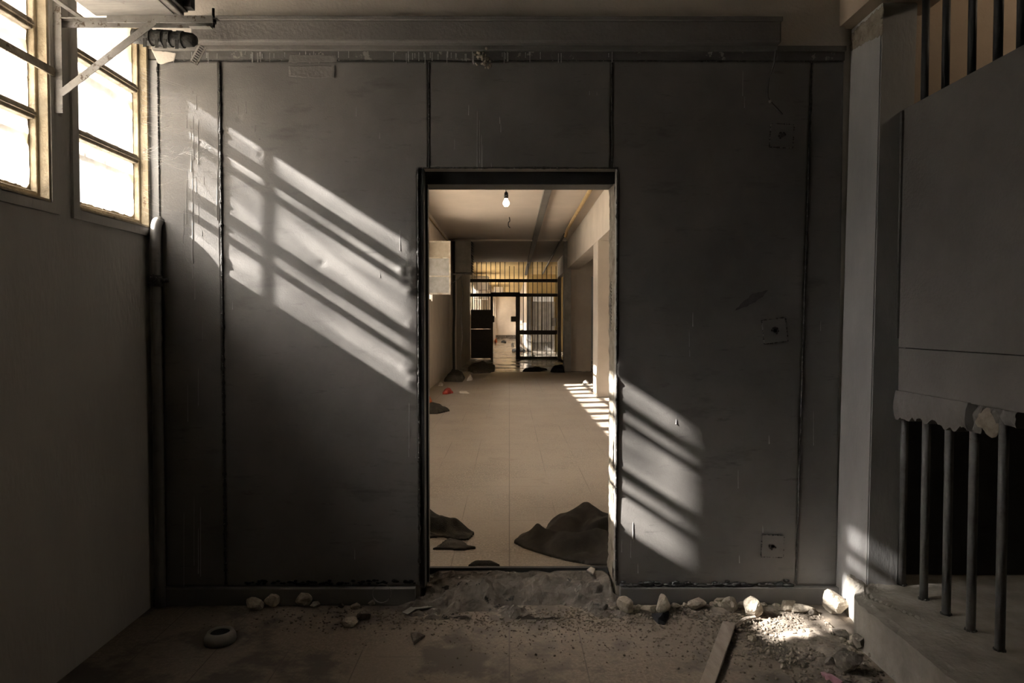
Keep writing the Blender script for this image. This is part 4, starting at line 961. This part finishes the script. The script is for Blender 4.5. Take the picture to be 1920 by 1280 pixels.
# ================================================================== debris on the room floor
def place_bm(bm, loc, rz=0): bmesh.ops.transform(bm, matrix=Matrix.Translation(loc) @ Matrix.Rotation(rz, 4, 'Z'), verts=bm.verts)
def chunk(px, py, wpx, hpx, m='rock', label='', seed=0, z=0.0, rz=0, depth=1.0):
    base = onz(px, py, z); s = FOC/base.y
    w_, h_ = wpx/s*.62, hpx/s*.60
    bm = rock_bm(1, seed+2, 3, (w_, (w_+h_)/2*depth, h_), cuts=7)
    lo = min(v.co.z for v in bm.verts); place_bm(bm, (base.x, base.y+.0, z-lo-.003), rz)
    o = link('plaster_chunk' if m == 'rock' else 'concrete_chunk', bm, m)
    base_origin(o); return tag(o, label, 'rubble', 'rubble chunks on the room floor')
CH = [
 (1174, 1146, 28, 26, 'rock', 'tan chunk against the kerb just right of the door'),
 (1150, 1144, 14, 11, 'rock', 'small pale chunk left of the tan one by the kerb'),
 (1196, 1144, 13, 11, 'rock', 'small lump between the tan chunk and the tall one'),
 (1216, 1147, 28, 12, 'rock', 'low crumbly lump at the foot of the tall chunk'),
 (1243, 1146, 24, 32, 'rock', 'tall pointed chunk standing at the kerb'),
 (1268, 1139, 14, 9, 'rock', 'little lump right of the tall pointed chunk'),
 (1285, 1138, 10, 8, 'rock', 'tiny lump between tall chunk and squat one'),
 (1306, 1142, 28, 19, 'rock', 'squat rounded chunk below the middle of the kerb'),
 (1338, 1138, 13, 10, 'rock', 'small lump right of the squat chunk'),
 (1352, 1136, 22, 20, 'rock', 'rough chunk leaning on the kerb behind a rounder one'),
 (1366, 1145, 26, 24, 'rock', 'round brown chunk in front of the leaning one'),
 (1393, 1142, 16, 12, 'rock', 'small chunk left of the white one'),
 (1411, 1154, 30, 34, 'rock', 'upright white chunk, brightest of the row under the kerb'),
 (1431, 1137, 14, 8, 'rock', 'flat lump behind the white chunk'),
 (1455, 1137, 12, 7, 'rock', 'tiny flat lump between white chunk and wedge'),
 (1478, 1144, 26, 20, 'rock', 'wedge shaped chunk left of the long one'),
 (1505, 1148, 42, 14, 'rock', 'long low chunk near the right end of the kerb'),
 (1565, 1150, 38, 38, 'rock', 'biggest pale chunk, lying at the foot of the pillar'),
 (1520, 1152, 16, 10, 'rock_dark', 'dark lump at the end of the long chunk'),
 (1576, 1192, 34, 14, 'rock_dark', 'dark flat chunk right of the sunlit spot'),
 (1602, 1204, 18, 16, 'rock', 'tan lump below the broken kerb corner'),
 (1612, 1216, 24, 26, 'rock_dark', 'dark curved lump by the kerb face'),
 (1594, 1258, 46, 34, 'rock_dark', 'large dark chunk at the lower right'),
 (1556, 1246, 20, 14, 'rock_dark', 'small dark lump left of the large dark chunk'),
 (1577, 1224, 20, 14, 'rock_dark', 'small lump behind the large dark chunk'),
 (1411, 1201, 14, 10, 'rock', 'small pebble at the left of the sunlit spot'),
 (1635, 1232, 14, 11, 'rock_dark', 'small dark lump touching the ledge base'),
 (480, 1140, 30, 22, 'rock', 'lumpy dim chunk at the far left of the kerb'),
 (513, 1136, 26, 19, 'rock', 'dim chunk beside the far left one'),
 (568, 1134, 27, 26, 'rock', 'angular dim chunk standing left of the wire ring'),
 (592, 1137, 16, 10, 'rock', 'small lump right of the angular dim chunk'),
 (657, 1173, 24, 18, 'rock', 'rounded chunk out on the floor left of the door'),
 (683, 1160, 24, 15, 'rock_dark', 'dark lump between rounded chunk and wire ring'),
 (665, 1141, 16, 10, 'rock', 'small lump left of the wire ring'),
 (697, 1133, 14, 14, 'rock', 'small lump directly below the wire ring'),
 (640, 1139, 10, 8, 'rock_dark', 'tiny dark lump at the kerb left of the wire ring'),
]
for i, (px, py, ww, hh, mm, lb) in enumerate(CH): chunk(px, py, ww, hh, mm, lb, seed=i*1.7, rz=random.uniform(-.3, .3) if mm == 'rock' else random.uniform(0, 3))
# uncountable crumbs
rg = random.Random(11)
protos = []
for s in range(6):
    b_ = rock_bm(1, s*2.3, 1, (1, .9, .75), cuts=4); protos.append(([v.co.copy() for v in b_.verts], [[v.index for v in f.verts] for f in b_.faces])); b_.free()
verts, faces = [], []
def crumb(x, y, r_, z=0.0):
    vs_, fs_ = rg.choice(protos); a = rg.uniform(0, 6.28); ca_, sa_ = math.cos(a), math.sin(a); k = len(verts)
    for v in vs_: verts.append((x+(v.x*ca_-v.y*sa_)*r_, y+(v.x*sa_+v.y*ca_)*r_, z+(v.z+.45)*r_))
    for f in fs_: faces.append([q+k for q in f])
def crumbs(n, cx, cy, sx, sy, r0, r1):
    for _ in range(n):
        x, y = rg.gauss(cx, sx), rg.gauss(cy, sy)
        if y > WY-.05 or x > 1.64 or x < XL+.02: continue
        crumb(x, y, rg.uniform(r0, r1)*(1 if rg.random() < .9 else 1.8))
crumbs(900, .9, 3.58, .45, .05, .003, .008); crumbs(700, .3, 3.46, .40, .06, .003, .006); crumbs(900, 1.35, 3.42, .22, .10, .003, .008)
crumbs(900, 1.25, 3.18, .28, .12, .003, .007); crumbs(500, 1.45, 3.02, .15, .12, .004, .012); crumbs(350, -.75, 3.50, .35, .08, .003, .007)
crumbs(500, .2, 3.1, .9, .35, .0015, .004); crumbs(300, .6, 3.3, .5, .1, .002, .005); crumbs(260, 1.52, 3.3, .07, .12, .005, .013)
me = bpy.data.meshes.new('rubble_crumbs'); me.from_pydata(verts, [], faces); me.materials.append(M['gravel'])
o = bpy.data.objects.new('rubble_crumbs', me); COL.objects.link(o); tag(o, 'scattered crumbs of plaster and grit over the room floor', 'rubble', kind='stuff')
# mounds of dust along the kerb
def dust(x, y):
    h = .014*math.exp(-((y-3.62)/.10)**2)*max(0, .35+FB(x*3, y*4, 9))*(1 if x > -.9 else .3)
    h += .030*math.exp(-((x-1.50)/.16)**2-((y-3.28)/.22)**2)*(.7+.6*FB(x*10, y*10, 1))+.02*math.exp(-((x-1.45)/.2)**2-((y-2.95)/.2)**2)*(.4+FB(x*12, y*12, 1))
    return max(-.003, h-.006+.003*FB(x*25, y*25, 5))
bm = heightfield(-1.2, 1.64, 2.7, 3.672, dust, .016, -.004)
o = link('dust_mounds', bm, 'gravel', None, True); tag(o, 'low drifts of dust and grit along the kerb and right corner', 'dust', kind='stuff')

# plank
bm = bmesh.new(); a, b_ = onz(1367, 1176), onz(1322, 1300); beam(bm, a+Vector((0, 0, .022)), b_+Vector((0, 0, .012)), .062, .014, bev=.002)
tag(base_origin(link('wooden_strip', bm, 'plank')), 'long narrow pale strip of wood on the floor, running out of view', 'strip')
bm = bmesh.new(); a, b_ = onz(1378, 1180), onz(1415, 1164); tube(bm, smooth_pts([a+Vector((0, 0, .015)), a.lerp(b_, .5)+Vector((0, .01, .025)), b_+Vector((0, 0, .02))]), .010, 6)
tag(base_origin(link('wood_splinter', bm, 'plank')), 'short curved splinter off the upper end of the pale strip', 'splinter')
# bent pale strip left of door
bm = bmesh.new(); a, m_, b_ = onz(759, 1154), onz(776, 1146), onz(838, 1139)
beam(bm, a+Vector((0, 0, .012)), m_+Vector((0, 0, .020)), .042, .003); beam(bm, m_+Vector((0, 0, .020)), b_+Vector((0, 0, .022)), .042, .003)
tag(base_origin(link('bent_strip', bm, 'ceramic')), 'bent pale strip lying in front of the broken threshold', 'strip')
# ring
c = at(716, 1112, 3.60); bm = bmesh.new(); n = 48
rp = [c+Vector((.049*math.cos(a), -.014*math.sin(a)*0+.012*math.sin(a), .046*math.sin(a))) for a in [2*math.pi*k/n for k in range(n+1)]]
tube(bm, rp, [.0016+(.0022 if math.sin(2*math.pi*k/n) < -.6 else 0) for k in range(n+1)], 7)
o = base_origin(link('wire_ring', bm, 'bracket', None, True)); tag(o, 'thin pale wire ring standing against the kerb', 'ring')
# ceramic ring / roll
c = onz(413, 1203); bm = bmesh.new(); lathe(bm, [(.045, .001), (.070, .001), (.074, .012), (.072, .032), (.060, .052), (.050, .056), (.046, .050), (.045, .02)], (c.x, c.y, 0), 36)
for v in bm.verts: pass
o = base_origin(link('ashtray', bm, 'ceramic', None, True)); tag(o, 'round dusty grey bowl-like ring upside down on the left floor', 'bowl')
bm = bmesh.new(); lathe(bm, [(.001, .046), (.044, .046), (.044, .040), (.001, .040)], (c.x, c.y, 0), 24); ob = link('hollow_shade_disc', bm, 'void', o); ob.matrix_parent_inverse = Matrix.Translation(-o.location)  # black disc stands in for the shade inside the hollow
# scraps
def scrap(pxs, m, label, name, h=.02, z=0.0, cat='scrap'):
    P_ = [onz(x, y, z) for x, y in pxs]; bm = bmesh.new(); c = sum(P_, Vector())/len(P_)
    top = [bm.verts.new(p+Vector((0, 0, .006+h*abs(N3(p.x*40, p.y*40, 2))*1.5))) for p in P_]; bot = [bm.verts.new(p+Vector((0, 0, .001))) for p in P_]
    ct = bm.verts.new(c+Vector((.004, 0, h))); ct2 = bm.verts.new(c+Vector((0, 0, .001))); n = len(P_)
    for i in range(n):
        j = (i+1) % n; bm.faces.new((top[i], top[j], ct)); bm.faces.new((bot[j], bot[i], ct2)); bm.faces.new((bot[i], bot[j], top[j], top[i]))
    bmesh.ops.recalc_face_normals(bm, faces=bm.faces)
    return tag(base_origin(link(name, bm, m)), label, cat)
scrap([(1222, 1158), (1240, 1156), (1254, 1150), (1254, 1158), (1246, 1172), (1234, 1170)], 'blackplastic', 'crumpled black plastic scrap right of the threshold', 'plastic_scrap', .035)
scrap([(1538, 1265), (1552, 1262), (1580, 1284), (1566, 1290), (1550, 1276)], 'pink', 'pink plastic scrap at the bottom edge', 'plastic_scrap', .02)
scrap([(770, 1192), (782, 1188), (797, 1194), (788, 1200), (776, 1210)], 'rock_dark', 'dark twig-like scrap on the floor before the doorway', 'dark_scrap', .03)
scrap([(833, 1154), (850, 1152), (866, 1156), (850, 1160)], 'rock_dark', 'thin dark flake right of the bent strip', 'dark_scrap', .008)
scrap([(1100, 1072), (1108, 1064), (1116, 1070), (1112, 1078)], 'paper', 'small pale leaf-like scrap on the threshold', 'pale_scrap', .02, z=.11)
# unseen fill bulb added inside the cell to brighten its wall
t = thing('light_bulb', (3.2, 2.85, 3.4), 'added unseen bulb that brightens the cell wall', 'light bulb')
bm = bmesh.new(); bmesh.ops.create_uvsphere(bm, u_segments=14, v_segments=10, radius=.04, matrix=Matrix.Translation((3.2, 2.85, 3.45))); link('bulb_glass', bm, 'cellfill', t, True)
bm = bmesh.new(); tube(bm, [(3.2, 2.85, 3.48), (3.2, 2.85, CEIL)], .008, 8); link('cord', bm, 'black', t)
